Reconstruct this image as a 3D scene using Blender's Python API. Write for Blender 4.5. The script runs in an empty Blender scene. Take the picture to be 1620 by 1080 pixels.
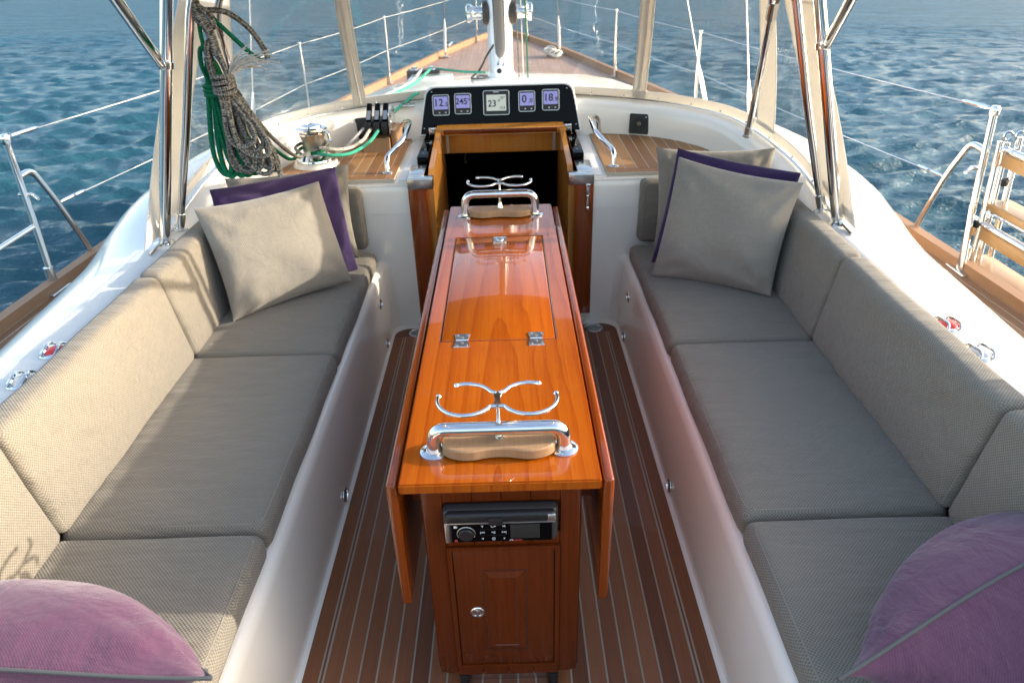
import bpy, bmesh, math, random
import numpy as np
from mathutils import Matrix, Vector
random.seed(7); RNG = np.random.default_rng(7)
rad = math.radians
SC = bpy.context.scene
COL = SC.collection

# ------------------------------------------------------------------ camera, sky, sun, exposure
# Everything is laid out in the yacht's own axes (x starboard, y forward, z up, origin on the cockpit sole);
# TILT trims and heels the whole yacht a little on the level sea.
N_SEA = Vector((0.0186, 0.0594, 0.9981)).normalized()
TILT = N_SEA.rotation_difference(Vector((0, 0, 1))).to_matrix().to_4x4()
SEA_Z = -1.05

yaw, pitch, roll = rad(-0.13), rad(29.584), rad(1.725)
fw = Vector((math.sin(yaw)*math.cos(pitch), math.cos(yaw)*math.cos(pitch), -math.sin(pitch)))
rt = Vector((math.cos(yaw), -math.sin(yaw), 0)); up = rt.cross(fw)
rt, up = math.cos(roll)*rt-math.sin(roll)*up, math.sin(roll)*rt+math.cos(roll)*up
cam_m = Matrix(((rt.x, up.x, -fw.x, 0.0366), (rt.y, up.y, -fw.y, 0.0), (rt.z, up.z, -fw.z, 1.70), (0, 0, 0, 1)))
cam = bpy.data.cameras.new('camera'); cam.sensor_width = 36; cam.lens = 24.89
cam.clip_start = 0.05; cam.clip_end = 20000
cam.dof.use_dof = True; cam.dof.focus_distance = 1.75; cam.dof.aperture_fstop = 6.3
cam_o = bpy.data.objects.new('camera', cam); COL.objects.link(cam_o)
cam_o.matrix_world = TILT @ cam_m
SC.camera = cam_o

sun_dir = (TILT.to_3x3() @ Vector((0.970, 0.095, 0.314))).normalized()
sun_el = math.asin(sun_dir.z); sun_az = math.atan2(sun_dir.x, sun_dir.y)
W = bpy.data.worlds.new('World'); SC.world = W; W.use_nodes = True
wn = W.node_tree; bg = wn.nodes['Background']
sky = wn.nodes.new('ShaderNodeTexSky'); sky.sky_type = 'NISHITA'; sky.sun_disc = False
sky.sun_elevation = sun_el; sky.sun_rotation = sun_az
sky.air_density = 1.0; sky.dust_density = 2.6; sky.ozone_density = 0.3
wn.links.new(sky.outputs[0], bg.inputs[0]); bg.inputs[1].default_value = 0.15
sl = bpy.data.lights.new('sun', 'SUN'); sl.energy = 2.0; sl.angle = rad(0.53); sl.color = (1.0, 0.90, 0.76)
so = bpy.data.objects.new('sun', sl); COL.objects.link(so)
so.rotation_euler = (-sun_dir).to_track_quat('-Z', 'Y').to_euler(); so.location = (30, 5, 20)
SC.view_settings.view_transform = 'Standard'; SC.view_settings.look = 'None'
SC.view_settings.gamma = 1.0; SC.view_settings.exposure = 1.88
SC.view_settings.use_curve_mapping = False
SC.cycles.diffuse_bounces = 7

# ------------------------------------------------------------------ materials
class NT:
    def __init__(s, name):
        s.m = bpy.data.materials.new(name); s.m.use_nodes = True
        s.t = s.m.node_tree; s.b = s.t.nodes['Principled BSDF']; s.out = s.t.nodes['Material Output']
    def n(s, kind, **kw):
        nd = s.t.nodes.new('ShaderNode'+kind)
        for k, v in kw.items(): setattr(nd, k, v)
        return nd
    def l(s, a, b): s.t.links.new(a, b)
    def set(s, **kw):
        for k, v in kw.items():
            i = s.b.inputs[k.replace('_', ' ')]
            if isinstance(v, (tuple, list)) and len(v) == 3: v = (*v, 1)
            if hasattr(v, 'is_output'): s.l(v, i)
            else: i.default_value = v
    def math(s, op, a, b=None, c=None):
        nd = s.n('Math', operation=op)
        for i, x in enumerate((a, b, c)):
            if x is None: continue
            if hasattr(x, 'is_output'): s.l(x, nd.inputs[i])
            else: nd.inputs[i].default_value = x
        return nd.outputs[0]
    def uv(s): return s.n('TexCoord').outputs['UV']
    def obj(s): return s.n('TexCoord').outputs['Object']
    def mapping(s, v, scale=(1, 1, 1), rot=(0, 0, 0), loc=(0, 0, 0)):
        nd = s.n('Mapping'); s.l(v, nd.inputs[0])
        nd.inputs['Scale'].default_value = scale; nd.inputs['Rotation'].default_value = rot; nd.inputs['Location'].default_value = loc
        return nd.outputs[0]
    def noise(s, v, scale=5, detail=3, rough=.5, dist=0):
        nd = s.n('TexNoise'); s.l(v, nd.inputs['Vector'])
        nd.inputs['Scale'].default_value = scale; nd.inputs['Detail'].default_value = detail
        nd.inputs['Roughness'].default_value = rough; nd.inputs['Distortion'].default_value = dist
        return nd.outputs[0]
    def ramp(s, f, *stops):
        nd = s.n('ValToRGB'); s.l(f, nd.inputs[0]); e = nd.color_ramp.elements
        while len(e) < len(stops): e.new(.5)
        for el, (p, c) in zip(e, stops): el.position = p; el.color = (*c, 1)
        return nd.outputs[0]
    def mix(s, f, a, b, blend='MIX'):
        nd = s.n('Mix', data_type='RGBA', blend_type=blend)
        for k, x in ((0, f), (6, a), (7, b)):
            if hasattr(x, 'is_output'): s.l(x, nd.inputs[k])
            else: nd.inputs[k].default_value = x if k == 0 else (*x, 1)
        return nd.outputs[2]
    def bump(s, h, strength=.3, dist=.002):
        nd = s.n('Bump'); s.l(h, nd.inputs['Height']); nd.inputs['Strength'].default_value = strength
        nd.inputs['Distance'].default_value = dist
        s.l(nd.outputs[0], s.b.inputs['Normal']); return nd
    def sep(s, v):
        nd = s.n('SeparateXYZ'); s.l(v, nd.inputs[0]); return nd.outputs
    def rnd(s): return s.n('ObjectInfo').outputs['Random']

M = {}
def plain(name, col, rough=.5, metal=0, coat=0, spec=.5, emit=None, es=1):
    t = NT(name); t.set(Base_Color=col, Roughness=rough, Metallic=metal, Coat_Weight=coat, Specular_IOR_Level=spec)
    if emit: t.set(Emission_Color=emit, Emission_Strength=es)
    M[name] = t.m; return t

def gelcoat():
    t = NT('gelcoat'); o = t.obj()
    n = t.noise(o, 1.7, 4, .6)
    t.set(Base_Color=t.ramp(n, (.3, (.89, .84, .745)), (.7, (.905, .86, .77))), Coat_Weight=.6, Coat_Roughness=.06)
    n2 = t.noise(o, 14, 5, .6)
    t.set(Roughness=.22); M['gelcoat'] = t.m
gelcoat()
def nonslip():
    t = NT('nonslip'); u = t.uv(); x = t.sep(u)
    a = t.math('SINE', t.math('MULTIPLY', t.math('ADD', x[0], x[1]), 900.)); b = t.math('SINE', t.math('MULTIPLY', t.math('SUBTRACT', x[0], x[1]), 900.))
    h = t.math('MULTIPLY', a, b)
    t.set(Base_Color=(.75, .745, .71), Roughness=.55); t.bump(h, .6, .002); M['nonslip'] = t.m
nonslip()
def fabric():
    t = NT('weave_fabric'); u = t.uv(); x = t.sep(u); K = 760.
    a = t.math('SINE', t.math('MULTIPLY', x[0], K)); b = t.math('SINE', t.math('MULTIPLY', x[1], K))
    h = t.math('MULTIPLY', a, b)
    f = t.math('MULTIPLY_ADD', h, .5, .5)
    c = t.ramp(f, (.15, (.118, .104, .083)), (.80, (.278, .246, .192)))
    big = t.noise(t.obj(), 3.1, 4, .55); stain = t.noise(t.obj(), 9., 3, .6, .6)
    c = t.mix(t.math('MULTIPLY', big, .55), c, (.195, .174, .14))
    c = t.mix(t.math('MULTIPLY', t.math('GREATER_THAN', stain, .69), .10), c, (.12, .11, .10))
    t.set(Base_Color=c, Roughness=.9, Specular_IOR_Level=.2, Sheen_Weight=.15)
    wr = t.noise(t.mapping(t.obj(), (3, 9, 9)), 2.2, 3, .5)
    hh = t.math('ADD', t.math('MULTIPLY', f, .0016), t.math('MULTIPLY', wr, .022))
    t.bump(hh, .75, 1.0); M['fabric'] = t.m
fabric()
def pillowfab(name, dark, light, K=700., wr=.012):
    t = NT(name); u = t.uv(); x = t.sep(u)
    a = t.math('SINE', t.math('MULTIPLY', x[0], K)); b = t.math('SINE', t.math('MULTIPLY', x[1], K))
    f = t.math('MULTIPLY_ADD', t.math('MULTIPLY', a, b), .5, .5)
    th = t.noise(t.mapping(u, (18, 420, 1)), 1., 3, .7); tv = t.noise(t.mapping(u, (420, 18, 1)), 1., 3, .7)
    f2 = t.math('ADD', t.math('MULTIPLY', f, .35), t.math('MULTIPLY', t.math('ADD', th, tv), .33))
    c = t.ramp(f2, (.25, dark), (.72, light))
    t.set(Base_Color=c, Roughness=.85, Specular_IOR_Level=.2, Sheen_Weight=.25)
    w1 = t.noise(t.obj(), 9, 4, .55, .4)
    t.bump(t.math('ADD', t.math('MULTIPLY', f2, .0012), t.math('MULTIPLY', w1, wr)), .7, 1.0); M[name] = t.m
pillowfab('pillow_grey', (.16, .143, .117), (.31, .28, .228))
pillowfab('pillow_purple', (.022, .010, .048), (.045, .022, .085), 900)
pillowfab('pillow_mauve', (.066, .022, .052), (.118, .048, .092), 1500, .02)

def wood(name, dark, mid, light, coat=1., rough=.25, ring=True, vary=.0):
    t = NT(name); u = t.uv(); x = t.sep(u)
    nz = t.noise(t.mapping(u, (5, .9, 1)), 1.6, 3, .5)
    if ring:
        xx = t.math('ADD', x[0], t.math('MULTIPLY', t.math('SUBTRACT', nz, .5), .06))
        yy = t.math('MULTIPLY_ADD', x[1], .06, -.05)
        r = t.math('SQRT', t.math('ADD', t.math('MULTIPLY', xx, xx), t.math('MULTIPLY', yy, yy)))
        rr = t.math('FRACT', t.math('ADD', t.math('MULTIPLY', r, 26.), t.math('MULTIPLY', nz, .8)))
        g = t.math('POWER', rr, 2.2)
    else:
        g = t.noise(t.mapping(u, (55, 1.6, 1)), 1., 2, .5)
    streak = t.noise(t.mapping(u, (150, 3.0, 1)), 1., 4, .65)
    pores = t.noise(t.mapping(u, (900, 14, 1)), 1., 2, .5)
    f = t.math('ADD', t.math('MULTIPLY', g, .22), t.math('MULTIPLY_ADD', streak, .50, .10))
    f = t.math('ADD', f, t.math('MULTIPLY', t.math('SUBTRACT', nz, .5), .35))
    if vary:
        f = t.math('ADD', f, t.math('MULTIPLY', t.math('SUBTRACT', t.rnd(), .5), vary))
    c = t.ramp(f, (.18, light), (.5, mid), (.85, dark))
    c = t.mix(t.math('MULTIPLY', t.math('GREATER_THAN', pores, .60), .22), c, dark)
    t.set(Base_Color=c, Roughness=rough, Coat_Weight=coat, Coat_Roughness=t.math('MULTIPLY', t.math('POWER', t.noise(t.obj(), 7, 6, .7), 2.), .16), Specular_IOR_Level=.12 if coat > .4 else .4)
    if coat: t.bump(t.noise(t.obj(), 22, 2, .5), .02, .004)
    else: t.bump(t.math('ADD', streak, pores), .25, .0012)
    M[name] = t.m
wood('varnished_teak', (.13, .018, .001), (.31, .060, .0022), (.41, .100, .0045))
wood('varnished_dark', (.048, .0075, .0015), (.105, .018, .002), (.16, .030, .003), ring=False, coat=.6)
wood('varnished_leaf', (.075, .011, .001), (.19, .034, .0022), (.27, .058, .004), ring=False)  # teak copy with the leaves' shade put into its colour; posts share it
wood('varnished_gold', (.30, .10, .015), (.46, .19, .035), (.56, .27, .06), ring=False, coat=.7)
wood('bare_teak', (.22, .115, .052), (.33, .19, .095), (.42, .26, .14), coat=0, rough=.6, ring=False)
wood('pad_teak', (.21, .088, .028), (.32, .145, .046), (.40, .20, .07), coat=0, rough=.55, ring=False, vary=.5)
wood('sole_teak', (.100, .030, .011), (.185, .060, .021), (.250, .092, .035), coat=.15, rough=.45, ring=False, vary=.55)
wood('deck_teak', (.17, .085, .042), (.26, .14, .07), (.33, .19, .105), coat=0, rough=.6, ring=False, vary=.5)
wood('tread_teak', (.24, .12, .035), (.36, .20, .07), (.44, .27, .11), coat=.2, rough=.45, ring=False)
def foredeck():
    t = NT('foredeck_teak'); u = t.uv(); x = t.sep(u)
    ln = t.math('LESS_THAN', t.math('FRACT', t.math('MULTIPLY', x[0], 20.)), .10)
    n = t.noise(t.mapping(u, (24, .7, 1)), 1., 4, .6)
    c = t.ramp(n, (.25, (.29, .185, .135)), (.75, (.42, .285, .21)))
    c = t.mix(t.math('MULTIPLY', ln, .55), c, (.17, .115, .085))
    t.set(Base_Color=c, Roughness=.6); M['foredeck_teak'] = t.m
foredeck()
def chrome(name, rough, col=(.78, .78, .77)):
    t = NT(name); n = t.noise(t.obj(), 40, 3, .6)
    t.set(Base_Color=col, Metallic=1., Roughness=t.math('MULTIPLY_ADD', n, .08, rough)); M[name] = t.m
chrome('chrome', .03); chrome('steel', .16, (.66, .66, .65)); chrome('brushed', .28, (.58, .575, .56))
plain('black_gloss', (.002, .002, .0025), .05, spec=.10); plain('black_plastic', (.012, .012, .013), .42)
plain('black_rubber', (.02, .02, .02), .7); plain('caulk', (.52, .46, .36), .8); plain('caulk_dark', (.30, .25, .19), .8)
plain('grey_plastic', (.035, .035, .035), .45); plain('screen_grey', (.028, .028, .026), .12)
plain('red_button', (.62, .03, .03), .35); plain('clear_button', (.55, .58, .58), .25)
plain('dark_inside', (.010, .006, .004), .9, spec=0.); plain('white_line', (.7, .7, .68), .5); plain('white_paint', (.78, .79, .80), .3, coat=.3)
plain('lcd_violet', (.1, .1, .16), .25, emit=(.34, .34, .82), es=.16); plain('lcd_white', (.2, .22, .2), .25, emit=(.60, .68, .60), es=.16)
plain('ink', (.02, .02, .06), .5); plain('ink_white', (.7, .7, .7), .5); plain('ink_red', (.4, .05, .05), .5)
plain('vang_grey', (.035, .035, .038), .35); plain('sole_base', (.36, .30, .225), .8); plain('dark_hook', (.16, .13, .08), .4, metal=.6)
plain('piping_grey', (.07, .073, .076), .8); plain('thread', (.27, .245, .20), .9); plain('gap_dark', (.05, .012, .004), .6)
def canvas():
    t = NT('canvas'); o = t.obj(); n = t.noise(o, 6, 4, .6)
    t.set(Base_Color=t.ramp(n, (.3, (.80, .78, .745)), (.7, (.86, .84, .80))), Roughness=.85, Specular_IOR_Level=.2)
    t.bump(t.noise(o, 11, 3, .5, .5), .35, .02)
    tr = t.n('BsdfTranslucent'); tr.inputs[0].default_value = (.7, .66, .58, 1)
    mx = t.n('MixShader'); mx.inputs[0].default_value = .38
    t.l(t.b.outputs[0], mx.inputs[1]); t.l(tr.outputs[0], mx.inputs[2]); t.l(mx.outputs[0], t.out.inputs[0]); M['canvas'] = t.m
canvas(); plain('canvas_tan', (.34, .275, .205), .9, spec=.1)
def vinyl():
    t = NT('clear_vinyl'); o = t.obj()
    tr = t.n('BsdfTransparent'); tr.inputs[0].default_value = (.94, .945, .94, 1)
    gl = t.n('BsdfGlossy'); gl.inputs['Roughness'].default_value = .04; gl.inputs['Color'].default_value = (1, 1, 1, 1)
    df = t.n('BsdfDiffuse'); df.inputs[0].default_value = (.75, .76, .76, 1)
    bp = t.n('Bump'); t.l(t.noise(o, 3.0, 3, .55, 1.2), bp.inputs['Height']); bp.inputs['Strength'].default_value = .3; bp.inputs['Distance'].default_value = .02
    t.l(bp.outputs[0], gl.inputs['Normal'])
    lw = t.n('LayerWeight'); lw.inputs['Blend'].default_value = .5
    fz = t.math('MULTIPLY_ADD', t.math('POWER', lw.outputs['Facing'], 5.), .8, .04)
    m1 = t.n('MixShader'); t.l(fz, m1.inputs[0]); t.l(tr.outputs[0], m1.inputs[1]); t.l(gl.outputs[0], m1.inputs[2])
    sm = t.noise(t.mapping(o, (2.2, 2.2, .7)), 3, 4, .6, .8)
    m2 = t.n('MixShader'); t.l(t.math('MULTIPLY', t.math('POWER', sm, 3.), .30), m2.inputs[0]); t.l(m1.outputs[0], m2.inputs[1]); t.l(df.outputs[0], m2.inputs[2])  # pale smudges and painted glare streaks in a diffuse haze
    t.l(m2.outputs[0], t.out.inputs[0]); M['vinyl'] = t.m
vinyl()
def rope(name, a, b, thr=.5, k=260.):
    t = NT(name); u = t.uv(); x = t.sep(u)
    s1 = t.math('SINE', t.math('ADD', t.math('MULTIPLY', x[0], k*2), t.math('MULTIPLY', x[1], 12.566)))
    s2 = t.math('SINE', t.math('SUBTRACT', t.math('MULTIPLY', x[0], k*2), t.math('MULTIPLY', x[1], 12.566)))
    h = t.math('MULTIPLY', s1, s2)
    n = t.noise(t.mapping(u, (150, 4, 1)), 1., 2, .6)
    f = t.math('ADD', t.math('MULTIPLY', h, .10), n)
    t.set(Base_Color=t.ramp(f, (thr-.12, a), (thr+.12, b)), Roughness=.85, Specular_IOR_Level=.2)
    t.bump(h, .5, .002); M[name] = t.m
rope('rope_green', (.003, .10, .045), (.008, .19, .09)); rope('rope_grey', (.045, .044, .040), (.30, .29, .26), .53)
rope('rope_fleck', (.22, .16, .10), (.66, .62, .54), .42); rope('rope_white', (.5, .49, .46), (.7, .69, .66))
rope('rope_mint', (.03, .32, .20), (.10, .48, .32))
def water():
    t = NT('sea_water'); o = t.obj()
    a = t.noise(t.mapping(o, (.7, 1.6, 1)), 5.2, 5, .66); b = t.noise(t.mapping(o, (.6, 1.4, 1)), .9, 4, .55)
    ln = t.n('VectorMath', operation='LENGTH'); t.l(o, ln.inputs[0]); R_ = ln.outputs['Value']
    def ease(a0, a1):
        m = t.n('MapRange', interpolation_type='SMOOTHSTEP'); t.l(R_, m.inputs[0]); m.inputs[1].default_value = a0; m.inputs[2].default_value = a1; return m.outputs[0]
    b2 = t.noise(t.mapping(o, (.6, 1.5, 1)), .34, 4, .6); b3 = t.noise(t.mapping(o, (.5, 1.6, 1)), .11, 4, .62)
    h = t.math('ADD', t.math('MULTIPLY', a, .075), t.math('MULTIPLY', b, .16))
    h = t.math('ADD', h, t.math('MULTIPLY', t.math('MULTIPLY', b2, 1.3), ease(18, 60)))
    h = t.math('ADD', h, t.math('MULTIPLY', t.math('MULTIPLY', b3, 4.2), ease(50, 160)))
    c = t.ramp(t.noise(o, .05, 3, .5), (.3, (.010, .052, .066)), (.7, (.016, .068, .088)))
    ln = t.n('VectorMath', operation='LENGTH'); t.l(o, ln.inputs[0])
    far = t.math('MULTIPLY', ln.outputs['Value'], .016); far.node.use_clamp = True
    c = t.mix(t.math('POWER', far, .6), c, (.024, .092, .145))  # sky reflection painted in: base colour turns bluer with distance
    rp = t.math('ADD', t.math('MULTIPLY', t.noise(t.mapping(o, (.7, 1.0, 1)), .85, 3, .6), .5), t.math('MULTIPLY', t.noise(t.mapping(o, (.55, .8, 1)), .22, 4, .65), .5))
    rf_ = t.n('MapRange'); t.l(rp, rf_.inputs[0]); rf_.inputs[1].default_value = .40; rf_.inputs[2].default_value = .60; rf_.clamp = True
    c = t.mix(t.math('MULTIPLY', rf_.outputs[0], t.math('MULTIPLY', ease(14, 50), .60)), c, (.004, .030, .045))  # ripple shading painted in as dark patches in the farther base colour
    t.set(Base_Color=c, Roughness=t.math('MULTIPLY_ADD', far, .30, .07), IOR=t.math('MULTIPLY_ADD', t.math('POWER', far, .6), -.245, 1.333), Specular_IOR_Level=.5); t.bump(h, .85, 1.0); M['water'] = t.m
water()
plain('sand', (.42, .36, .25), .9); plain('hull_paint', (.03, .045, .09), .2, coat=.6)

# ------------------------------------------------------------------ geometry helpers (all in yacht axes, metres)
def A(*p): return np.array(p, float)
def join(*gs):
    V, F, off = [], [], 0
    UV = [] if all(len(g) > 2 and g[2] is not None for g in gs) else None
    for g in gs:
        v = np.asarray(g[0], float); V.append(v); F += [tuple(i+off for i in f) for f in g[1]]; off += len(v)
        if UV is not None: UV += g[2]
    return (np.vstack(V), F, UV)
def xf(g, m):
    m = np.array(m); v = np.asarray(g[0]) @ m[:3, :3].T + m[:3, 3]; return (v, g[1], g[2] if len(g) > 2 else None)
def move(g, d): return (np.asarray(g[0])+A(*d), *g[1:])
def frame(o, x, y, z):
    return np.array([[x[0], y[0], z[0], o[0]], [x[1], y[1], z[1], o[1]], [x[2], y[2], z[2], o[2]], [0, 0, 0, 1]])
def box(a, b):
    x0, y0, z0 = a; x1, y1, z1 = b
    V = A((x0, y0, z0), (x1, y0, z0), (x1, y1, z0), (x0, y1, z0), (x0, y0, z1), (x1, y0, z1), (x1, y1, z1), (x0, y1, z1))
    return (V, [(3, 2, 1, 0), (4, 5, 6, 7), (0, 1, 5, 4), (1, 2, 6, 5), (2, 3, 7, 6), (3, 0, 4, 7)])
def softbox(a, b, r, n=(2, 2, 2), k=3, fn=None):
    """rounded box from corner a to corner b, edge radius r, n inner divisions per axis"""
    a, b = np.minimum(a, b).astype(float), np.maximum(a, b).astype(float); c = (a+b)/2; h = (b-a)/2; r = min(r, *(h*.999))
    ax = []
    for i in range(3):
        e = [-h[i]+r*(1-math.cos(math.pi/2*j/k)) for j in range(k)] if r > 0 else [-h[i]]
        inn = list(np.linspace(-h[i]+r, h[i]-r, n[i]+1))
        ax.append(e+inn+[-q for q in reversed(e)])
    V, F = [], []; idx = {}
    def vid(p):
        key = tuple(np.round(p, 7))
        if key not in idx: idx[key] = len(V); V.append(p)
        return idx[key]
    for i in range(3):
        j, l = (i+1) % 3, (i+2) % 3
        for s in (-1, 1):
            for q in range(len(ax[j])-1):
                for w in range(len(ax[l])-1):
                    quad = []
                    for (dq, dw) in ((0, 0), (1, 0), (1, 1), (0, 1)):
                        p = [0, 0, 0]; p[i] = s*h[i]; p[j] = ax[j][q+dq]; p[l] = ax[l][w+dw]; quad.append(vid(p))
                    F.append(tuple(quad if s > 0 else reversed(quad)))
    V = np.array(V); inn = np.clip(V, -h+r, h-r); d = V-inn; L = np.linalg.norm(d, axis=1, keepdims=True); L[L == 0] = 1
    V = inn+d/L*r
    if fn is not None: V = fn(V, h)
    return (V+c, F)
def spl(pts, n=8, closed=False):
    P = [A(*p) for p in pts]; m = len(P); out = []
    rng = range(m) if closed else range(m-1)
    for i in rng:
        if closed: p0, p1, p2, p3 = P[i-1], P[i], P[(i+1) % m], P[(i+2) % m]
        else: p0, p1, p2, p3 = P[max(i-1, 0)], P[i], P[i+1], P[min(i+2, m-1)]
        for k in range(n):
            t = k/n
            out.append(.5*((2*p1)+(-p0+p2)*t+(2*p0-5*p1+4*p2-p3)*t*t+(-p0+3*p1-3*p2+p3)*t**3))
    if not closed: out.append(P[-1])
    return out
def fillet(pts, r, n=6):
    P = [A(*p) for p in pts]; out = [P[0]]
    for i in range(1, len(P)-1):
        a = P[i-1]-P[i]; b = P[i+1]-P[i]; la, lb = np.linalg.norm(a), np.linalg.norm(b); d = min(r, la*.49, lb*.49)
        s, e = P[i]+a/la*d, P[i]+b/lb*d
        for k in range(n+1):
            t = k/n; out.append((1-t)**2*s+2*t*(1-t)*P[i]+t*t*e)
    out.append(P[-1]); return out
def tube(pts, r, n=12, closed=False, caps=True):
    P = np.array([A(*p) for p in pts]); m = len(P)
    rr = np.full(m, r, float) if np.isscalar(r) else np.asarray(r, float)
    T = np.zeros_like(P)
    for i in range(m):
        a = P[(i-1) % m] if closed else P[max(i-1, 0)]; b = P[(i+1) % m] if closed else P[min(i+1, m-1)]
        T[i] = (b-a)/(np.linalg.norm(b-a)+1e-12)
    ref = A(0, 0, 1) if abs(T[0][2]) < .9 else A(1, 0, 0)
    nx = np.cross(T[0], ref); nx /= np.linalg.norm(nx); V, F, UV, L = [], [], [], 0; Ls = []
    for i in range(m):
        nx = nx-T[i]*(nx@T[i]); nx /= np.linalg.norm(nx); ny = np.cross(T[i], nx)
        if i: L += np.linalg.norm(P[i]-P[i-1])
        Ls.append(L)
        for k in range(n):
            a = 2*math.pi*k/n; V.append(P[i]+rr[i]*(math.cos(a)*nx+math.sin(a)*ny))
    for i in range(m if closed else m-1):
        j = (i+1) % m; l1 = Ls[j] if j else L+np.linalg.norm(P[0]-P[-1])
        for k in range(n):
            q = (k+1) % n; F.append((i*n+k, i*n+q, j*n+q, j*n+k))
            UV.append(((Ls[i], k/n), (Ls[i], (k+1)/n), (l1, (k+1)/n), (l1, k/n)))
    if caps and not closed:
        F.append(tuple(reversed(range(n)))); UV.append(tuple((0, 0) for _ in range(n)))
        F.append(tuple((m-1)*n+k for k in range(n))); UV.append(tuple((L, 0) for _ in range(n)))
    return (np.array(V), F, UV)
def lathe(prof, n=24, o=(0, 0, 0), axis=(0, 0, 1)):
    z = A(*axis); z /= np.linalg.norm(z); ref = A(1, 0, 0) if abs(z[0]) < .9 else A(0, 1, 0)
    y = np.cross(z, ref); y /= np.linalg.norm(y); x = np.cross(y, z); V, F = [], []; m = len(prof)
    for (r, h) in prof:
        for k in range(n):
            a = 2*math.pi*k/n; V.append(A(*o)+z*h+r*(math.cos(a)*x+math.sin(a)*y))
    for i in range(m-1):
        for k in range(n):
            q = (k+1) % n; F.append((i*n+k, i*n+q, (i+1)*n+q, (i+1)*n+k))
    F.append(tuple(reversed(range(n)))); F.append(tuple((m-1)*n+k for k in range(n)))
    return (np.array(V), F)
def prism(outline, z0, z1, bev=0.):
    """outline: list of (x, y), counter-clockwise; optional small top chamfer"""
    m = len(outline); P = A(*[(*p, 0) for p in outline]); rings = [(P, z0)]
    if bev:
        c = []
        for i in range(m):
            a, b, d = P[i-1], P[i], P[(i+1) % m]; e1 = (b-a)/(np.linalg.norm(b-a)+1e-9); e2 = (d-b)/(np.linalg.norm(d-b)+1e-9)
            nn = A(-(e1+e2)[1], (e1+e2)[0], 0); L = np.linalg.norm(nn); c.append(b+(nn/L*bev if L > 0 else 0))
        rings += [(P, z1-bev), (np.array(c), z1)]
    else: rings += [(P, z1)]
    V = np.vstack([q+A(0, 0, z) for q, z in rings]); F = [tuple(reversed(range(m)))]
    for k in range(len(rings)-1):
        for i in range(m):
            j = (i+1) % m; F.append((k*m+i, k*m+j, (k+1)*m+j, (k+1)*m+i))
    F.append(tuple((len(rings)-1)*m+i for i in range(m))); return (V, F)
def loft(rows, closed=False, double=False):
    """rows: list of equal-length point lists"""
    n = len(rows[0]); V = np.array([p for r in rows for p in r], float); F = []
    for i in range(len(rows)-1):
        for k in range(n if closed else n-1):
            q = (k+1) % n; F.append((i*n+k, i*n+q, (i+1)*n+q, (i+1)*n+k))
    return (V, F)
def thick(rows, t):
    """a lofted sheet with real thickness t"""
    R = np.array(rows, float); du = np.gradient(R, axis=0); dv = np.gradient(R, axis=1); N = np.cross(du, dv)
    N /= np.linalg.norm(N, axis=2, keepdims=True)+1e-12; B = R-N*t; a, b = R.shape[:2]
    V = np.vstack([R.reshape(-1, 3), B.reshape(-1, 3)]); F = []; o = a*b
    for i in range(a-1):
        for k in range(b-1):
            q = (i*b+k, i*b+k+1, (i+1)*b+k+1, (i+1)*b+k); F.append(q); F.append(tuple(o+v for v in reversed(q)))
    bd = [i for i in range(b)]+[i*b+b-1 for i in range(1, a)]+[(a-1)*b+i for i in range(b-2, -1, -1)]+[i*b for i in range(a-2, 0, -1)]
    for i, v in enumerate(bd):
        w = bd[(i+1) % len(bd)]; F.append((v, o+v, o+w, w))
    return (V, F)
def rrect(x0, x1, y0, y1, r, n=5):
    out = []
    for cx, cy, a0 in ((x1-r, y1-r, 0), (x0+r, y1-r, 90), (x0+r, y0+r, 180), (x1-r, y0+r, 270)):
        for k in range(n+1):
            a = rad(a0+90*k/n); out.append((cx+r*math.cos(a), cy+r*math.sin(a)))
    return out

BASE = {}
def boxuv(me):
    uvl = me.uv_layers.new(name='UVMap')
    co = np.empty(len(me.vertices)*3); me.vertices.foreach_get('co', co); co = co.reshape(-1, 3)
    lv = np.empty(len(me.loops), int); me.loops.foreach_get('vertex_index', lv)
    nm = np.empty(len(me.polygons)*3); me.polygons.foreach_get('normal', nm); nm = np.abs(nm.reshape(-1, 3))
    lt = np.empty(len(me.polygons), int); me.polygons.foreach_get('loop_total', lt)
    d = np.repeat(np.argmax(nm, axis=1), lt); p = co[lv]
    uv = np.where((d == 2)[:, None], p[:, [0, 1]], np.where((d == 0)[:, None], p[:, [2, 1]], p[:, [0, 2]]))
    uvl.data.foreach_set('uv', uv.astype(np.float32).ravel())
def tag(o, label=None, cat=None, group=None, kind=None):
    if label: o['label'] = label
    if cat: o['category'] = cat
    if group: o['group'] = group
    if kind: o['kind'] = kind
    return o
def root(o):
    while o.parent: o = o.parent
    return o
TOPS = []
def add(name, g, mat, parent=None, label=None, cat=None, group=None, kind=None, angle=38, flat=False):
    V = np.asarray(g[0], float)
    if parent is None: base = A((V[:, 0].min()+V[:, 0].max())/2, (V[:, 1].min()+V[:, 1].max())/2, V[:, 2].min())
    else: base = BASE[root(parent).name]
    me = bpy.data.meshes.new(name); me.from_pydata(V.tolist(), [], g[1]); me.validate()
    if len(g) > 2 and g[2] is not None:
        u = me.uv_layers.new(name='UVMap'); fl = [c for f in g[2] for q in f for c in q]
        if len(fl) == 2*len(me.loops): u.data.foreach_set('uv', fl)
    else: boxuv(me)
    if not flat:
        me.polygons.foreach_set('use_smooth', [True]*len(me.polygons)); me.set_sharp_from_angle(angle=rad(angle))
    me.transform(Matrix.Translation(-Vector(base))); me.materials.append(M[mat])
    o = bpy.data.objects.new(name, me); COL.objects.link(o)
    if parent is None: o.location = base; BASE[o.name] = base; TOPS.append(o)
    else: o.parent = parent
    return tag(o, label, cat, group, kind)
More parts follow.
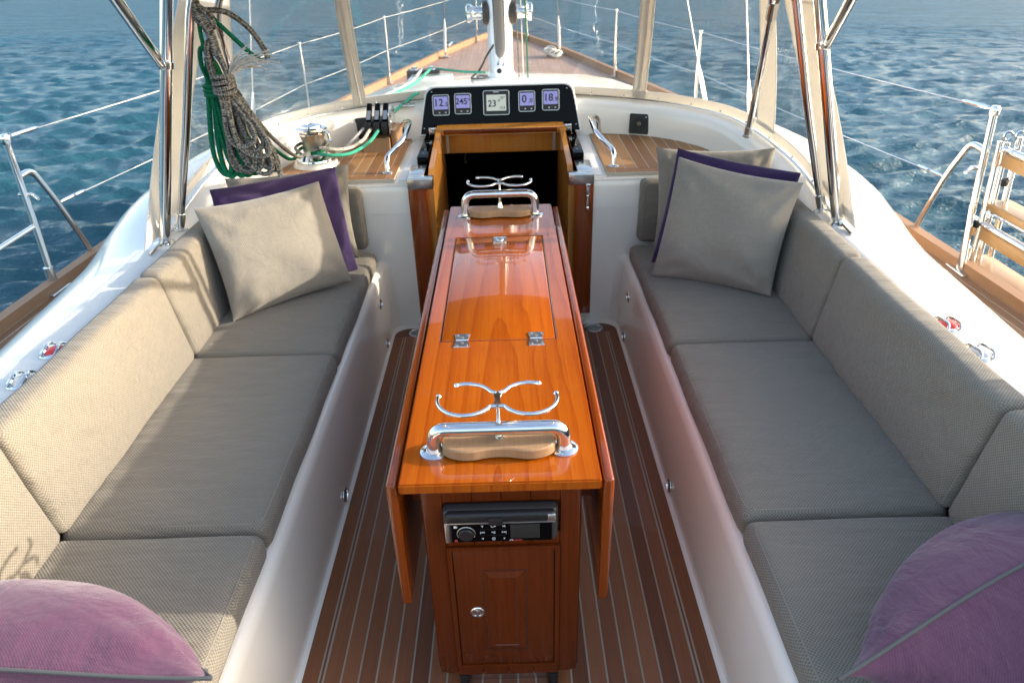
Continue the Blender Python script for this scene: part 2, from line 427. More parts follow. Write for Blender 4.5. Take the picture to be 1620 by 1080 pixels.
def thing(name, at, label, cat, group=None, kind=None):
    o = bpy.data.objects.new(name, None); o.empty_display_size = .05; COL.objects.link(o); o.location = at
    BASE[o.name] = A(*at); TOPS.append(o); return tag(o, label, cat, group, kind)
def text(name, body, at, size, mat, parent, x=(1, 0, 0), y=(0, 0, 1), align='CENTER'):
    c = bpy.data.curves.new(name, 'FONT'); c.body = body; c.size = size; c.extrude = .0003; c.offset = size*.018
    c.align_x = align; c.align_y = 'CENTER'; c.materials.append(M[mat])
    tmp = bpy.data.objects.new('tmp', c); COL.objects.link(tmp); bpy.context.view_layer.update()
    me = bpy.data.meshes.new_from_object(tmp.evaluated_get(bpy.context.evaluated_depsgraph_get())); me.name = name
    bpy.data.objects.remove(tmp); bpy.data.curves.remove(c)
    o = bpy.data.objects.new(name, me); COL.objects.link(o); o.parent = parent
    X, Y = Vector(x).normalized(), Vector(y).normalized(); Z = X.cross(Y)
    o.matrix_local = Matrix.Translation(Vector(at)-Vector(BASE[root(parent).name])) @ Matrix((X, Y, Z)).transposed().to_4x4()
    return o

# ------------------------------------------------------------------ hull, decks, coaming (the setting)
HBY = [-1.5, 0, 1.5, 3, 4.5, 6, 7.3, 8.3, 9.3, 10.2, 10.8, 11.2]
HBX = [2.08, 2.10, 2.09, 2.05, 1.92, 1.63, 1.28, 1.02, .74, .44, .20, .03]
hb = lambda y: float(np.interp(y, HBY, HBX))
dz = lambda y: .36+max(0, y-3)*.02
YS = list(np.linspace(-1.5, 7, 35))+list(np.linspace(7.2, 11.2, 26))
hbs = np.interp(YS, HBY, HBX); hbs = np.convolve(np.pad(hbs, 2, mode='edge'), [.1, .2, .4, .2, .1], 'valid')
def HB(y): return float(np.interp(y, YS, hbs))
deck = add('deck', loft([[(-HB(y), y, dz(y)-.012), (-HB(y)*.5, y, dz(y)-.004), (0, y, dz(y)), (HB(y)*.5, y, dz(y)-.004), (HB(y), y, dz(y)-.012)] for y in YS if y > 2.0 or True]), 'foredeck_teak', kind='structure')
# the cockpit well is cut out of the deck sheet: keep only the parts outboard of, or ahead of, the cockpit
me = deck.data; bm = bmesh.new(); bm.from_mesh(me); bb = Vector(BASE[deck.name])
kill = [f for f in bm.faces if all((v.co+bb).y < 5.9 and abs((v.co+bb).x) < 1.2 for v in f.verts)]
bmesh.ops.delete(bm, geom=kill, context='FACES'); bm.to_mesh(me); bm.free()
def strip_side(s, d0, d1, y0, y1, z0, z1, n=24):
    ys = np.linspace(y0, y1, n)
    return loft([[(s*(HB(y)-d0), y, dz(y)+z0), (s*(HB(y)-d0), y, dz(y)+z1), (s*(HB(y)-d1), y, dz(y)+z1), (s*(HB(y)-d1), y, dz(y)+z0)] for y in ys], closed=True)
for s in (-1, 1):
    add('caulking', strip_side(s, .03, .62, -1.4, 5.2, -.014, .0068), 'caulk', deck)
    for k in range(12):
        w = .037 if k else .036; d0 = .034+(.0 if k == 0 else .0425+.0435*(k-1))
        add('plank', strip_side(s, d0, d0+w, -1.4, 5.2, .002, .008), 'deck_teak', deck, flat=True)
    add('toe_rail', strip_side(s, -.020, .030, -1.4, 11.15, -.03, .055, 60), 'deck_teak', deck)
hull = add('hull', join(*[loft([[(s*(HB(y)+.012), y, dz(y)-.03), (s*(HB(y)+.03), y, dz(y)-.45), (s*(HB(y)*.97), y, -.6-.1), (s*HB(y)*.86, y, -1.3)] for y in YS]) for s in (-1, 1)]), 'hull_paint', kind='structure')

# coaming and breakwater: one moulded section swept round the cockpit
PTH = [(1.27, -.8, .705), (1.275, .2, .71), (1.285, 1.2, .715), (1.30, 2.0, .717), (1.31, 2.45, .718), (1.31, 2.65, .735), (1.30, 2.85, .785), (1.27, 3.1, .84),
       (1.17, 3.5, .900), (1.0, 3.8, .912), (.75, 3.98, .922), (.4, 4.06, .94), (0, 4.08, .945)]
full = [(-x, y, z) for x, y, z in PTH]+[(x, y, z) for x, y, z in reversed(PTH[:-1])]
PS = spl(full, 6)
def pathframe(i):
    a, b = PS[max(i-1, 0)], PS[min(i+1, len(PS)-1)]; t = (b-a)[:2]; t = t/np.linalg.norm(t); return A(-t[1], t[0])
rows = []
for i, p in enumerate(PS):
    n = pathframe(i); zt = p[2]; fr = np.clip((p[1]-2.6)/.6, 0, 1); zin = .40*(1-fr)+.735*fr; sm = float(np.clip((p[1]-3.80)/.20, 0, 1)); wd = float(np.interp(p[1], [-1, 1.0, 1.8, 2.4, 3.0, 3.3, 3.6, 3.85], [1, 1.05, 1.2, 1.4, 1.62, 1.6, 1.35, 1.0]))
    sec = [(-.112, zin), (-.108, zt-.05), (-.100, zt-.022), (-.085, zt-.006), (-.06, zt), (.03, zt), (.09, zt-.010), (.14, zt-.030), (.185, zt-.062),
           (.225, zt-.11), (.26, zt-.17), (.29, zt-.25+.09*sm), (.31, .33+.41*sm)]
    rows.append([(p[0]+n[0]*d*(wd if d > .03 else 1), p[1]+n[1]*d*(wd if d > .03 else 1), z) for d, z in sec])
coam = add('coaming', loft(rows), 'gelcoat', kind='structure', angle=60)
for s in (-1, 1):
    q = [(p, pathframe(i)) for i, p in enumerate(PS) if p[0]*s > 0 and p[1] < 2.50]
    if s < 0: pass
    r2 = [[(p[0]+n[0]*d, p[1]+n[1]*d, p[2]+.003+(0 if -.06 <= d <= .03 else -.003)) for d in (-.062, -.058, -.02, .02, .042, .046)] for p, n in q]
    add('nonslip_strip', loft(r2), 'nonslip', coam)

# cockpit moulding: seat fronts, seat shelves, bulkhead, bridge deck
g = []
for s in (-1, 1):
    plan = fillet([(s*.553, -.8, 0), (s*.553, 3.165, 0), (s*.40, 3.165, 0)], .14, 8)
    ins = lambda p, d: (p[0]+s*d*(1 if p[1] < 3.15 or True else 0), p[1]+(d if p[1] > 3.02 else 0))
    lev = [(-.01, 0), (.01, .012), (.02, .33), (.026, .352), (.036, .364), (.05, .368)]
    rr = []
    for d, z in lev: rr.append([(*(lambda q: (q[0], q[1]))(ins(p, d)), z) for p in plan])
    g.append(loft(rr))
    g.append(box((s*.595, -.8, .30), (s*1.21, 3.16, .366)))
    g.append(box((s*.425, 3.172, 0), (s*1.3, 3.26, .735)))
    # bridge deck with rounded aft edge
    pr = [(3.168, .60), (3.168, .70), (3.172, .727), (3.185, .742), (3.21, .748), (4.03, .748)]
    g.append(loft([[(s*.425, y, z) for y, z in pr], [(s*1.24, y, z) for y, z in pr]]))
    g.append(box((s*.425, 3.18, -.3), (s*.47, 3.96, .744)))
g.append(box((-.43, 3.19, -.05), (.43, 3.25, .10)))
mould = add('cockpit_moulding', join(*g), 'gelcoat', kind='structure')
add('coachroof', loft([[(-w, y, dz(y)-.02), (-w*.97, y, z-.07), (-w*.88, y, z-.02), (-w*.5, y, z), (0, y, z+.012), (w*.5, y, z), (w*.88, y, z-.02), (w*.97, y, z-.07), (w, y, dz(y)-.02)]
     for y, w, z in [(4.05, 1.30, .84), (4.4, 1.28, .82), (5.2, 1.16, .77), (6.0, 1.0, .72), (6.6, .85, .66), (6.9, .74, .58), (7.0, .70, .46)]]), 'gelcoat', kind='structure', angle=60)
add('cabin_interior', (lambda b: (b[0], [tuple(reversed(f)) for f in b[1] if f not in (b[1][1], b[1][2])]))(box((-.42, 3.25, -1.3), (.42, 5.6, .70))), 'dark_inside', kind='structure', flat=True)  # cabin shade painted in: walls and ceiling coloured near black
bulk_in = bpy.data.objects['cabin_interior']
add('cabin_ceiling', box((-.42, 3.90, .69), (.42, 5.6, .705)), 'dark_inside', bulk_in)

# cockpit sole: planks over light caulking
sole = add('cockpit_sole', prism(rrect(-.552, .552, -.9, 3.135, .07), -.03, .0045), 'sole_base', kind='structure')
pw = .047
for k in range(-10, 11):
    x0 = k*pw-pw/2+.0026; x1 = k*pw+pw/2-.0026
    add('plank', box((x0, -.88, -.004), (x1, 3.055, .0055+RNG.random()*.0008)), 'sole_teak', sole, flat=True)
for s in (-1, 1):
    xs = sorted((s*.4975, s*.503)); add('plank', box((xs[0]+0, -.88, -.004), (xs[1]+.0, 3.055, .0052)), 'sole_teak', sole, flat=True)
    xs = sorted((s*.508, s*.549))
    out = fillet([(xs[0], -.88, 0), (xs[1], -.88, 0), (xs[1], 3.06, 0), (xs[0], 3.06, 0)], .0001, 1)
    add('margin_board', box((xs[0], -.88, -.004), (xs[1], 3.055, .006)), 'sole_teak', sole, flat=True)
add('margin_board', prism([(p[0], p[1]) for p in fillet([(-.549, 3.06, 0), (.549, 3.06, 0), (.549, 3.131, 0), (-.549, 3.131, 0), (-.549, 3.06, 0)], .06, 6)][:-1][9:] if False else [(-.549, 3.06), (.549, 3.06), (.549, 3.07), (.545, 3.10), (.53, 3.122), (.50, 3.131), (-.50, 3.131), (-.53, 3.122), (-.545, 3.10), (-.549, 3.07)], -.004, .006), 'sole_teak', sole, flat=True)

# teak pads on the bridge deck either side of the companionway
ymax = lambda x: float(np.interp(abs(x), [.46, .7, .85, .95, 1.02, 1.08], [3.935, 3.915, 3.86, 3.74, 3.58, 3.32]))
for s, nm in ((-1, 'port_teak_pad'), (1, 'starboard_teak_pad')):
    xs = np.linspace(.492, 1.06, 14)
    o1 = [(.487, 3.185), (.75, 3.185), (.85, 3.19), (1.07, 3.20)]+[(x, ymax(x)) for x in (1.075, 1.02, .95, .9, .85, .78, .7, .6, .487)]
    if s < 0: o1 = [(-x, y) for x, y in reversed(o1)]
    pad = add('teak_pad', prism(o1, .746, .7612), 'caulk', kind='structure')
    def pk(x0, x1, y0f, y1f, name='plank'):
        n = 4; xx = np.linspace(x0, x1, n); o = [(x, y0f(x)) for x in xx]+[(x, y1f(x)) for x in reversed(xx)]
        if s < 0: o = [(-x, y) for x, y in reversed(o)]
        add(name, prism(o, .75, .7625), 'pad_teak', pad, flat=True)
    pk(.489, .525, lambda x: 3.19, lambda x: ymax(x)-.004, 'margin_board')
    pk(.529, 1.062, lambda x: 3.19, lambda x: 3.238, 'margin_board')
    x = .529
    while x < 1.03:
        x1 = min(x+.0545, 1.055); pk(x, x1-.0055, lambda q: 3.2435, lambda q: max(ymax(q)-.034, 3.26)); x = x1
    ring = [.529, .62, .7, .78, .85, .9, .95, .99, 1.03, 1.06]
    o = [(q, max(ymax(q)-.031, 3.27)) for q in ring]+[(q, ymax(q)-.004) for q in reversed(ring)]
    if s < 0: o = [(-x, y) for x, y in reversed(o)]
    add('margin_board', prism(o, .75, .7625), 'pad_teak', pad, flat=True)

# ------------------------------------------------------------------ sea and shore
def sea():
    a0 = np.linspace(rad(-62), rad(62), 860); a1 = np.linspace(rad(62), rad(298), 130)[1:-1]
    th = np.concatenate([a0, a1]); r = [2.2]
    while r[-1] < 7000: r.append(r[-1]*(1.0062+.0062*min(r[-1]/160, 6)))
    r = np.array(r); TH, RR = np.meshgrid(th, r); X = np.sin(TH)*RR; Y = np.cos(TH)*RR
    Z = np.zeros_like(X); DX = np.zeros_like(X); DY = np.zeros_like(X)
    sp = np.maximum(RR*(.0062+.0062*np.minimum(RR/160, 6)), .03)
    for i in range(96):
        lam = .24*(1.7/.24)**(RNG.random()); k = 2*math.pi/lam; d = rad(-10)+RNG.normal()*rad(24); ph = RNG.random()*6.283
        st = .058*(1. if lam < 1.1 else .62); a = st/k; kx, ky = math.sin(d)*k, math.cos(d)*k
        fade = np.clip((lam/sp-1.7)/1.0, 0, 1); arg = kx*X+ky*Y+ph; gust = 1+.35*np.sin(X*.021+Y*.013+i)
        Z += a*fade*gust*np.sin(arg); c = a*fade*np.cos(arg)*.8; DX += c*math.sin(d); DY += c*math.cos(d)
    V = np.stack([X+DX, Y+DY, Z], -1).reshape(-1, 3); nr, nc = X.shape
    i = np.arange(nr-1)[:, None]*nc; k = np.arange(nc)[None]; q = (np.arange(nc)+1) % nc
    F = np.stack([i+k, i+nc+k, i+nc+q[None], i+q[None]], -1).reshape(-1, 4)
    me = bpy.data.meshes.new('sea'); me.vertices.add(len(V)); me.vertices.foreach_set('co', V.ravel())
    me.loops.add(F.size); me.loops.foreach_set('vertex_index', F.ravel().astype(np.int32))
    me.polygons.add(len(F)); me.polygons.foreach_set('loop_start', np.arange(0, F.size, 4, dtype=np.int32))
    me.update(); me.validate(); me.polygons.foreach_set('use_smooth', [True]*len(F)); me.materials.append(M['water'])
    o = bpy.data.objects.new('sea', me); COL.objects.link(o); o.location = (0, 0, SEA_Z); o['kind'] = 'structure'
sea()
sh = []
for k in range(60):
    t = k/59; x = -455-900*t; y = 640+60*math.sin(t*5)-180*t
    sh.append([(x, y, SEA_Z-.5), (x-4, y+10, SEA_Z+.5+.3*math.sin(k*1.3)), (x-12, y+60, SEA_Z+1.6+.5*math.sin(k*.7)), (x-30, y+160, SEA_Z-.5)])
shg = loft(sh); me = bpy.data.meshes.new('shore'); me.from_pydata(shg[0].tolist(), [], shg[1]); me.materials.append(M['sand'])
o = bpy.data.objects.new('shore', me); COL.objects.link(o); o['kind'] = 'structure'

# ------------------------------------------------------------------ cockpit table
T = thing('cockpit_table', (0, 2.0, 0), 'glossy varnished drop-leaf cockpit table standing in the middle of the teak sole', 'table')
def holed(x0, x1, y0, y1, hx0, hx1, hy0, hy1, z0, z1):
    return join(box((x0, y0, z0), (hx0, y1, z1)), box((hx1, y0, z0), (x1, y1, z1)), box((hx0, y0, z0), (hx1, hy0, z1)), box((hx0, hy1, z0), (hx1, y1, z1)))
# top: rim round the locker opening, rounded outer edge
def top_geo():
    bm = bmesh.new()
    X = [-.212, -.1685, .1565, .212]; Y = [1.128, 1.728, 2.52, 2.885]
    vs = [[bm.verts.new((x, y, .725)) for x in X] for y in Y]
    for j in range(3):
        for i in range(3):
            if i == 1 and j == 1: continue
            bm.faces.new((vs[j][i], vs[j][i+1], vs[j+1][i+1], vs[j+1][i]))
    r = bmesh.ops.extrude_face_region(bm, geom=bm.faces[:]); ev = [e for e in r['geom'] if isinstance(e, bmesh.types.BMVert)]
    bmesh.ops.translate(bm, verts=ev, vec=(0, 0, -.026)); bmesh.ops.recalc_face_normals(bm, faces=bm.faces[:])
    ed = [e for e in bm.edges if len(e.link_faces) == 2 and e.calc_face_angle() > .5]
    bmesh.ops.bevel(bm, geom=ed, offset=.0035, segments=2, affect='EDGES')
    V = np.array([v.co[:] for v in bm.verts]); bm.verts.index_update(); F = [tuple(v.index for v in f.verts) for f in bm.faces]; bm.free(); return (V, F)
top = add('tabletop', top_geo(), 'varnished_teak', T)
lid = add('lid', softbox((-.1660, 1.7305, .706), (.1540, 2.5175, .7252), .003, (1, 1, 1), 2), 'varnished_teak', T)
add('locker_lining', box((-.18, 1.7, .66), (.17, 2.55, .70)), 'gap_dark', T)
for hx in (-.107, .101):
    h = add('hinge', prism([(hx+a, 1.728+b) for a, b in ((-.022, -.036), (.022, -.036), (.020, -.018), (.0165, 0), (.020, .018), (.022, .036), (-.022, .036), (-.020, .018), (-.0165, 0), (-.020, -.018))], .724, .7282, .0008), 'steel', lid)
    add('hinge_pin', tube([(hx-.017, 1.728, .7278), (hx+.017, 1.728, .7278)], .0026, 8), 'chrome', lid)
    for a, b in ((-.014, -.028), (.014, -.028), (0, -.016), (-.014, .028), (.014, .028), (0, .016)):
        add('screw', lathe([(.0042, 0), (.0042, .0006), (.002, .0012)], 10, (hx+a, 1.728+b, .7281)), 'chrome', lid)
add('lift_ring', join(prism(rrect(-.027, .021, 2.462, 2.514, .004), .7245, .7275, .0006), lathe([(.016, 0), (.016, .001), (.012, .0015), (.011, .0006)], 20, (-.003, 2.488, .7272))), 'chrome', lid)
# fold-down leaves
for s in (-1, 1):
    lf = add('leaf', softbox((s*.2165, 1.137, .355), (s*.2405, 2.872, .7185), .009, (1, 1, 1), 4), 'varnished_leaf', T)
    for y in (1.30, 2.0, 2.7):
        add('leaf_hinge', box((s*.176, y-.02, .655), (s*.2165, y+.02, .69)), 'brushed', lf)
    for y in (1.22, 2.55):
        add('leaf_support', softbox((s*.178, y, .60), (s*.205, y+.03, .698), .004, (1, 1, 1), 2), 'varnished_dark', lf)
# cabinet under the top, corner rounded at the foot
def cab():
    o = [(-.176, .70), (-.176, .085), (-.171, .066), (-.158, .056), (.158, .056), (.171, .066), (.176, .085), (.176, .70)]
    n = len(o); V = [(x, 1.172, z) for x, z in o]+[(x, 2.62, z) for x, z in o]
    return (A(*V), [tuple(range(n)), tuple(reversed(range(n, 2*n)))]+[(i, n+i, n+(i+1) % n, (i+1) % n) for i in range(n)])
cb = add('cabinet', cab(), 'varnished_dark', T, flat=True)
for x in (-.150, .150): add('stile', softbox((x-.022, 1.160, .075), (x+.022, 1.176, .696), .003, (1, 1, 1), 2), 'varnished_dark', cb)
for i, (z0, z1) in enumerate(((.060, .098), (.516, .552), (.645, .697))):
    for k in range(4): add('rail_block', softbox((-.1275+k*.0640, 1.1615, z0), (-.1275+k*.0640+.063, 1.176, z1), .0015, (1, 1, 1), 1), 'varnished_dark', cb)
fr = add('door_frame', join(box((-.128, 1.156, .098), (-.117, 1.174, .514)), box((.117, 1.156, .098), (.128, 1.174, .514)), box((-.117, 1.156, .504), (.117, 1.174, .514)), box((-.117, 1.156, .098), (.117, 1.174, .106))), 'varnished_dark', T)
door = add('door', softbox((-.1155, 1.1585, .1075), (.1155, 1.174, .5025), .002, (1, 1, 1), 1), 'varnished_dark', T)
add('raised_panel', (lambda: (A((-.047, 1.159, .165), (.047, 1.159, .165), (.047, 1.159, .435), (-.047, 1.159, .435), (-.030, 1.1535, .182), (.030, 1.1535, .182), (.030, 1.1535, .418), (-.030, 1.1535, .418),
      (-.028, 1.1552, .184), (.028, 1.1552, .184), (.028, 1.1552, .416), (-.028, 1.1552, .416)),
      [(0, 1, 5, 4), (1, 2, 6, 5), (2, 3, 7, 6), (3, 0, 4, 7), (4, 5, 9, 8), (5, 6, 10, 9), (6, 7, 11, 10), (7, 4, 8, 11), (8, 9, 10, 11)]))(), 'varnished_dark', door, flat=True)
add('panel_groove', join(*[box(a, b) for a, b in (((-.052, 1.1578, .160), (-.049, 1.1590, .440)), ((.049, 1.1578, .160), (.052, 1.1590, .440)), ((-.049, 1.1578, .437), (.049, 1.1590, .440)), ((-.049, 1.1578, .160), (.049, 1.1590, .163)))]), 'gap_dark', door, flat=True)
lk = add('lock', lathe([(.0175, 0), (.0175, .002), (.015, .004), (.013, .0042), (.0125, .002), (.009, .002), (.008, .0045)], 24, (-.068, 1.1588, .300), (0, -1, 0)), 'chrome', door)
add('lock_thumb_turn', softbox((-.0705, 1.1515, .291), (-.0655, 1.1560, .309), .0015, (1, 1, 1), 1), 'steel', door)
add('plinth', softbox((-.12, 1.185, .004), (.12, 2.60, .056), .004, (1, 1, 1), 2), 'steel', T)
for x in (-.115, .115): add('plinth_foot', softbox((x-.012, 1.165, .004), (x+.012, 1.21, .05), .003, (1, 1, 1), 1), 'black_plastic', T)
for x in (-.05, .045): add('plinth_bolt', lathe([(.008, 0), (.008, .003), (.004, .004)], 12, (x, 1.185, .03), (0, -1, 0)), 'chrome', T)
# grab handles with bottle rests and cup rings
def ring_pts(cx, cy, r, a0, a1, z, n=26): return [(cx+r*math.cos(rad(a0+(a1-a0)*k/n)), cy+r*math.sin(rad(a0+(a1-a0)*k/n)), z) for k in range(n+1)]
for y, zt, sg in ((1.236, .800, 1), (2.755, .832, -1)):
    r = .0155; R = zt-r
    h = add('grab_handle', tube(fillet([(-.1435, y, .726), (-.1425, y, R), (.1395, y, R), (.1405, y, .726)], .048, 10), r, 18), 'chrome', T)
    for x in (-.1435, .1405): add('flange', lathe([(.0315, 0), (.0315, .003), (.027, .0055), (.018, .0075), (.0165, .014)], 28, (x, y, .7252)), 'chrome', h)
    o = [];
    for k in range(64):
        a = 2*math.pi*k/64; c, s_ = math.cos(a), math.sin(a)
        o.append((-.0015+.124*np.sign(c)*abs(c)**.8, y+(.047-.016*math.exp(-(c/.33)**2))*np.sign(s_)*abs(s_)**.75))
    add('bottle_rest', prism(o, .731, .7545, .003), 'bare_teak', T)
    for x in (-.09, .085): add('rest_stud', lathe([(.006, 0), (.006, .008)], 10, (x, y, .725)), 'steel', T)
    zr = zt+.052 if sg > 0 else zt+.030; yc = y+.014
    cup = add('cup_holder', join(*[tube(p, .0046, 10) for p in (
        [(-.004, yc-.028, zr)]+ring_pts(-.069, yc, .0595, -28, -193, zr), [(-.004, yc+.022, zr)]+ring_pts(-.069, yc, .0595, 28, 112, zr),
        [(.002, yc-.028, zr)]+ring_pts(.067, yc, .0595, 208, 373, zr), [(.002, yc+.022, zr)]+ring_pts(.067, yc, .0595, 152, 68, zr))]), 'chrome', T)
    for cx, a in ((-.069, -193), (-.069, 112), (.067, 373), (.067, 68)):
        e = ring_pts(cx, yc, .0595, a, a, zr, 1)[0]; add('ball_end', lathe([(.001, -.006), (.0042, -.0042), (.006, 0), (.0042, .0042), (.001, .006)], 14, e), 'chrome', cup)
    add('web_plate', prism([(-.010, yc-.027), (.008, yc-.027), (.0045, yc-.003), (.010, yc+.024), (-.012, yc+.024), (-.0065, yc-.003)], zr-.002, zr+.002, .0006), 'chrome', cup)
    add('stem', lathe([(.013, 0), (.0135, .006), (.010, .012), (.0055, .03), (.0042, .05), (.0042, zr-.754)], 18, (-.001, yc-.006, .7535)), 'chrome', cup)
# stereo let into the cabinet front
st = add('stereo', softbox((-.127, 1.136, .549), (.122, 1.170, .642), .012, (1, 1, 1), 4), 'grey_plastic', T)
add('face', softbox((-.111, 1.1335, .5535), (.109, 1.14, .610), .004, (1, 1, 1), 2), 'black_gloss', st)
add('cover_lid', softbox((-.121, 1.127, .614), (.116, 1.155, .640), .009, (1, 1, 1), 3), 'black_plastic', st)
add('lid_trim', join(softbox((-.121, 1.1285, .611), (.116, 1.14, .6145), .001, (1, 1, 1), 1), softbox((.098, 1.1262, .6145), (.1165, 1.14, .636), .004, (1, 1, 1), 2)), 'brushed', st)
add('lid_catch', softbox((-.027, 1.122, .611), (.003, 1.132, .631), .002, (1, 1, 1), 1), 'black_plastic', st)
add('side_bezel', softbox((-.1245, 1.1325, .552), (-.1135, 1.14, .611), .003, (1, 1, 1), 2), 'brushed', st)
kn = add('knob', lathe([(.0165, 0), (.0165, .006), (.0145, .008), (.003, .0075)], 28, (-.078, 1.1335, .580), (0, -1, 0)), 'black_plastic', st)
add('knob_ring', tube(ring_pts(0, 0, 1, 0, 1, 0, 1)[:0]+[(-.078+.0195*math.cos(rad(a)), 1.1328, .580+.0195*math.sin(rad(a))) for a in range(-30, 215, 8)], .0011, 6), 'brushed', st)
add('display', softbox((.018, 1.1320, .5635), (.082, 1.1345, .6045), .001, (1, 1, 1), 1), 'screen_grey', st)
add('logo_mark', join(tube([(.020+.004*math.cos(rad(a)), 1.1330, .5565+.003*math.sin(rad(a))) for a in range(20, 200, 20)], .0006, 5)), 'ink_white', st)
text('logo_lettering', 'FUSION', (.033, 1.1330, .5575), .0062, 'ink_red', st)
BX = [(-.0425), (-.0185), (.0045)]
for z, row in ((.6000, 'YeM'), (.5825, None), (.5645, '<Ov')):
    for i, x in enumerate(BX):
        if row: text('button_symbol', {'Y': 'Y', 'e': 'C=', 'M': 'H', '<': '<', 'O': '(|)', 'v': 'v'}[row[i]], (x, 1.1330, z), .0085, 'ink_white', st)
        else: text('button_symbol', ('|<<', '>||', '>>|')[i], (x, 1.1330, z), .0075, 'ink_white', st)
for z in (.5735, .5913): add('button_divider', box((-.048, 1.1331, z), (.010, 1.1334, z+.0004)), 'grey_plastic', st)
add('menu_symbol', join(box((-.104, 1.1328, .597), (-.099, 1.1334, .6035)), box((-.098, 1.1328, .597), (-.0965, 1.1334, .602))), 'ink_white', st)
add('power_symbol', lathe([(.0035, 0), (.0035, .0006)], 14, (-.101, 1.1335, .5600), (0, -1, 0)), 'ink_red', st)

# ------------------------------------------------------------------ cushions
def crown(amp, ax, ph=0.):
    def fn(V, h):
        V = V.copy(); o = [i for i in range(3) if i != ax]; u, v = V[:, o[0]]/h[o[0]], V[:, o[1]]/h[o[1]]
        w = np.clip(1-u**4, 0, 1)*np.clip(1-v**4, 0, 1)
        rip = .0030*np.sin(V[:, 0]*13+V[:, 1]*6+ph+3*np.sin(V[:, 1]*5+ph))+.0022*np.sin(V[:, 1]*24+V[:, 0]*17+ph*2+2*np.sin(V[:, 0]*9))*np.abs(u)**2+.0012*np.sin(V[:, 2]*23+V[:, 1]*14+ph)
        rg = np.random.default_rng(int(abs(ph)*13)+3); cre = 0
        for _ in range(7):      # sat-in creases running in from the edges
            a0 = rg.choice([-1., 1.])*(.55+.4*rg.random()); b0 = rg.uniform(-.85, .85); th = rg.normal()*.55; q0, q1 = V[:, o[0]]-a0*h[o[0]], V[:, o[1]]-b0*h[o[1]]
            al = q0*math.cos(th)+q1*math.sin(th); ac = -q0*math.sin(th)+q1*math.cos(th)+.012*np.sin(al*22+_)
            cre = cre+(.0045*np.exp(-(ac/.016)**2)-.0022*np.exp(-((ac-.03)/.022)**2))*np.exp(-(al/(.07+.08*rg.random()))**2)
        V[:, ax] += np.sign(V[:, ax])*(amp*w+rip*w-cre*np.minimum(w*2, 1))
        for q in o: V[:, q] += .0015*np.sin(V[:, o[0] if q == o[1] else o[1]]*15+ph)*(np.abs(V[:, q])/h[q])**3
        return V
    return fn
SEATS = [(-.75, 1.297, 'aft'), (1.303, 2.167, 'middle'), (2.173, 3.095, 'forward')]
for s, side in ((-1, 'port'), (1, 'starboard')):
    far = 'left' if s < 0 else 'right'
    for j, (y0, y1, w) in enumerate(SEATS):
        where = {'aft': 'nearest the camera, behind the mauve pillow', 'middle': 'in the middle of the bench', 'forward': 'at the forward end, under the scatter pillows'}[w]
        c = add('seat_cushion', softbox((s*.590, y0, .366), (s*1.115, y1, .449), .030, (26, 40, 2), 4, crown(.014, 2, j*2+s)), 'fabric', label=f'grey woven seat cushion on the {far} bench {where}', cat='seat cushion', group='bench seat cushions', angle=75)
        e = .030
        add('seam', tube(fillet([(s*1.06, y1-e*.62, .4475), (s*(.590+e*.5), y1-e*.62, .4475), (s*(.590+e*.5), y0+e*.62, .4475), (s*1.06, y0+e*.62, .4475)], .035, 6), .0012, 6), 'thread', c)
    for j, (y0, y1, w) in enumerate(((-.75, 1.297, 'aft'), (1.303, 2.167, 'middle'), (2.173, 3.03, 'forward'))):
        where = {'aft': 'nearest the camera', 'middle': 'in the middle, below the winch buttons', 'forward': 'behind the scatter pillows'}[w]
        def lean(V, h, s=s, j=j):
            V = crown(.006, 0, j*1.7+s)(V, h); V[:, 0] += s*(V[:, 2])*.16; return V
        c = add('backrest_cushion', softbox((s*1.105, y0, .438), (s*1.190, y1, .762), .026, (2, 36, 16), 4, lean), 'fabric', label=f'grey woven backrest cushion along the {far} coaming {where}', cat='backrest cushion', group='backrest cushions', angle=75)
        x0 = lambda z: s*(1.105+(z-.60)*.16)
        add('seam', tube(fillet([(x0(.46)+s*.004, y0+.012, .46), (x0(.745)+s*.008, y0+.012, .746), (x0(.745)+s*.008, y1-.012, .746), (x0(.46)+s*.004, y1-.012, .46)], .03, 5), .0012, 6), 'thread', c)
    c = add('backrest_cushion', softbox((s*.628, 3.085, .452), (s*1.20, 3.158, .752), .032, (8, 2, 6), 4, crown(.006, 1, s)), 'fabric', label=f'grey end cushion facing aft against the cabin bulkhead on the {far} bench', cat='backrest cushion', group='backrest cushions', angle=75)
    add('seam', tube(fillet([(s*.642, 3.083, .47), (s*.642, 3.083, .738), (s*1.18, 3.083, .738)], .03, 5), .0012, 6), 'thread', c)

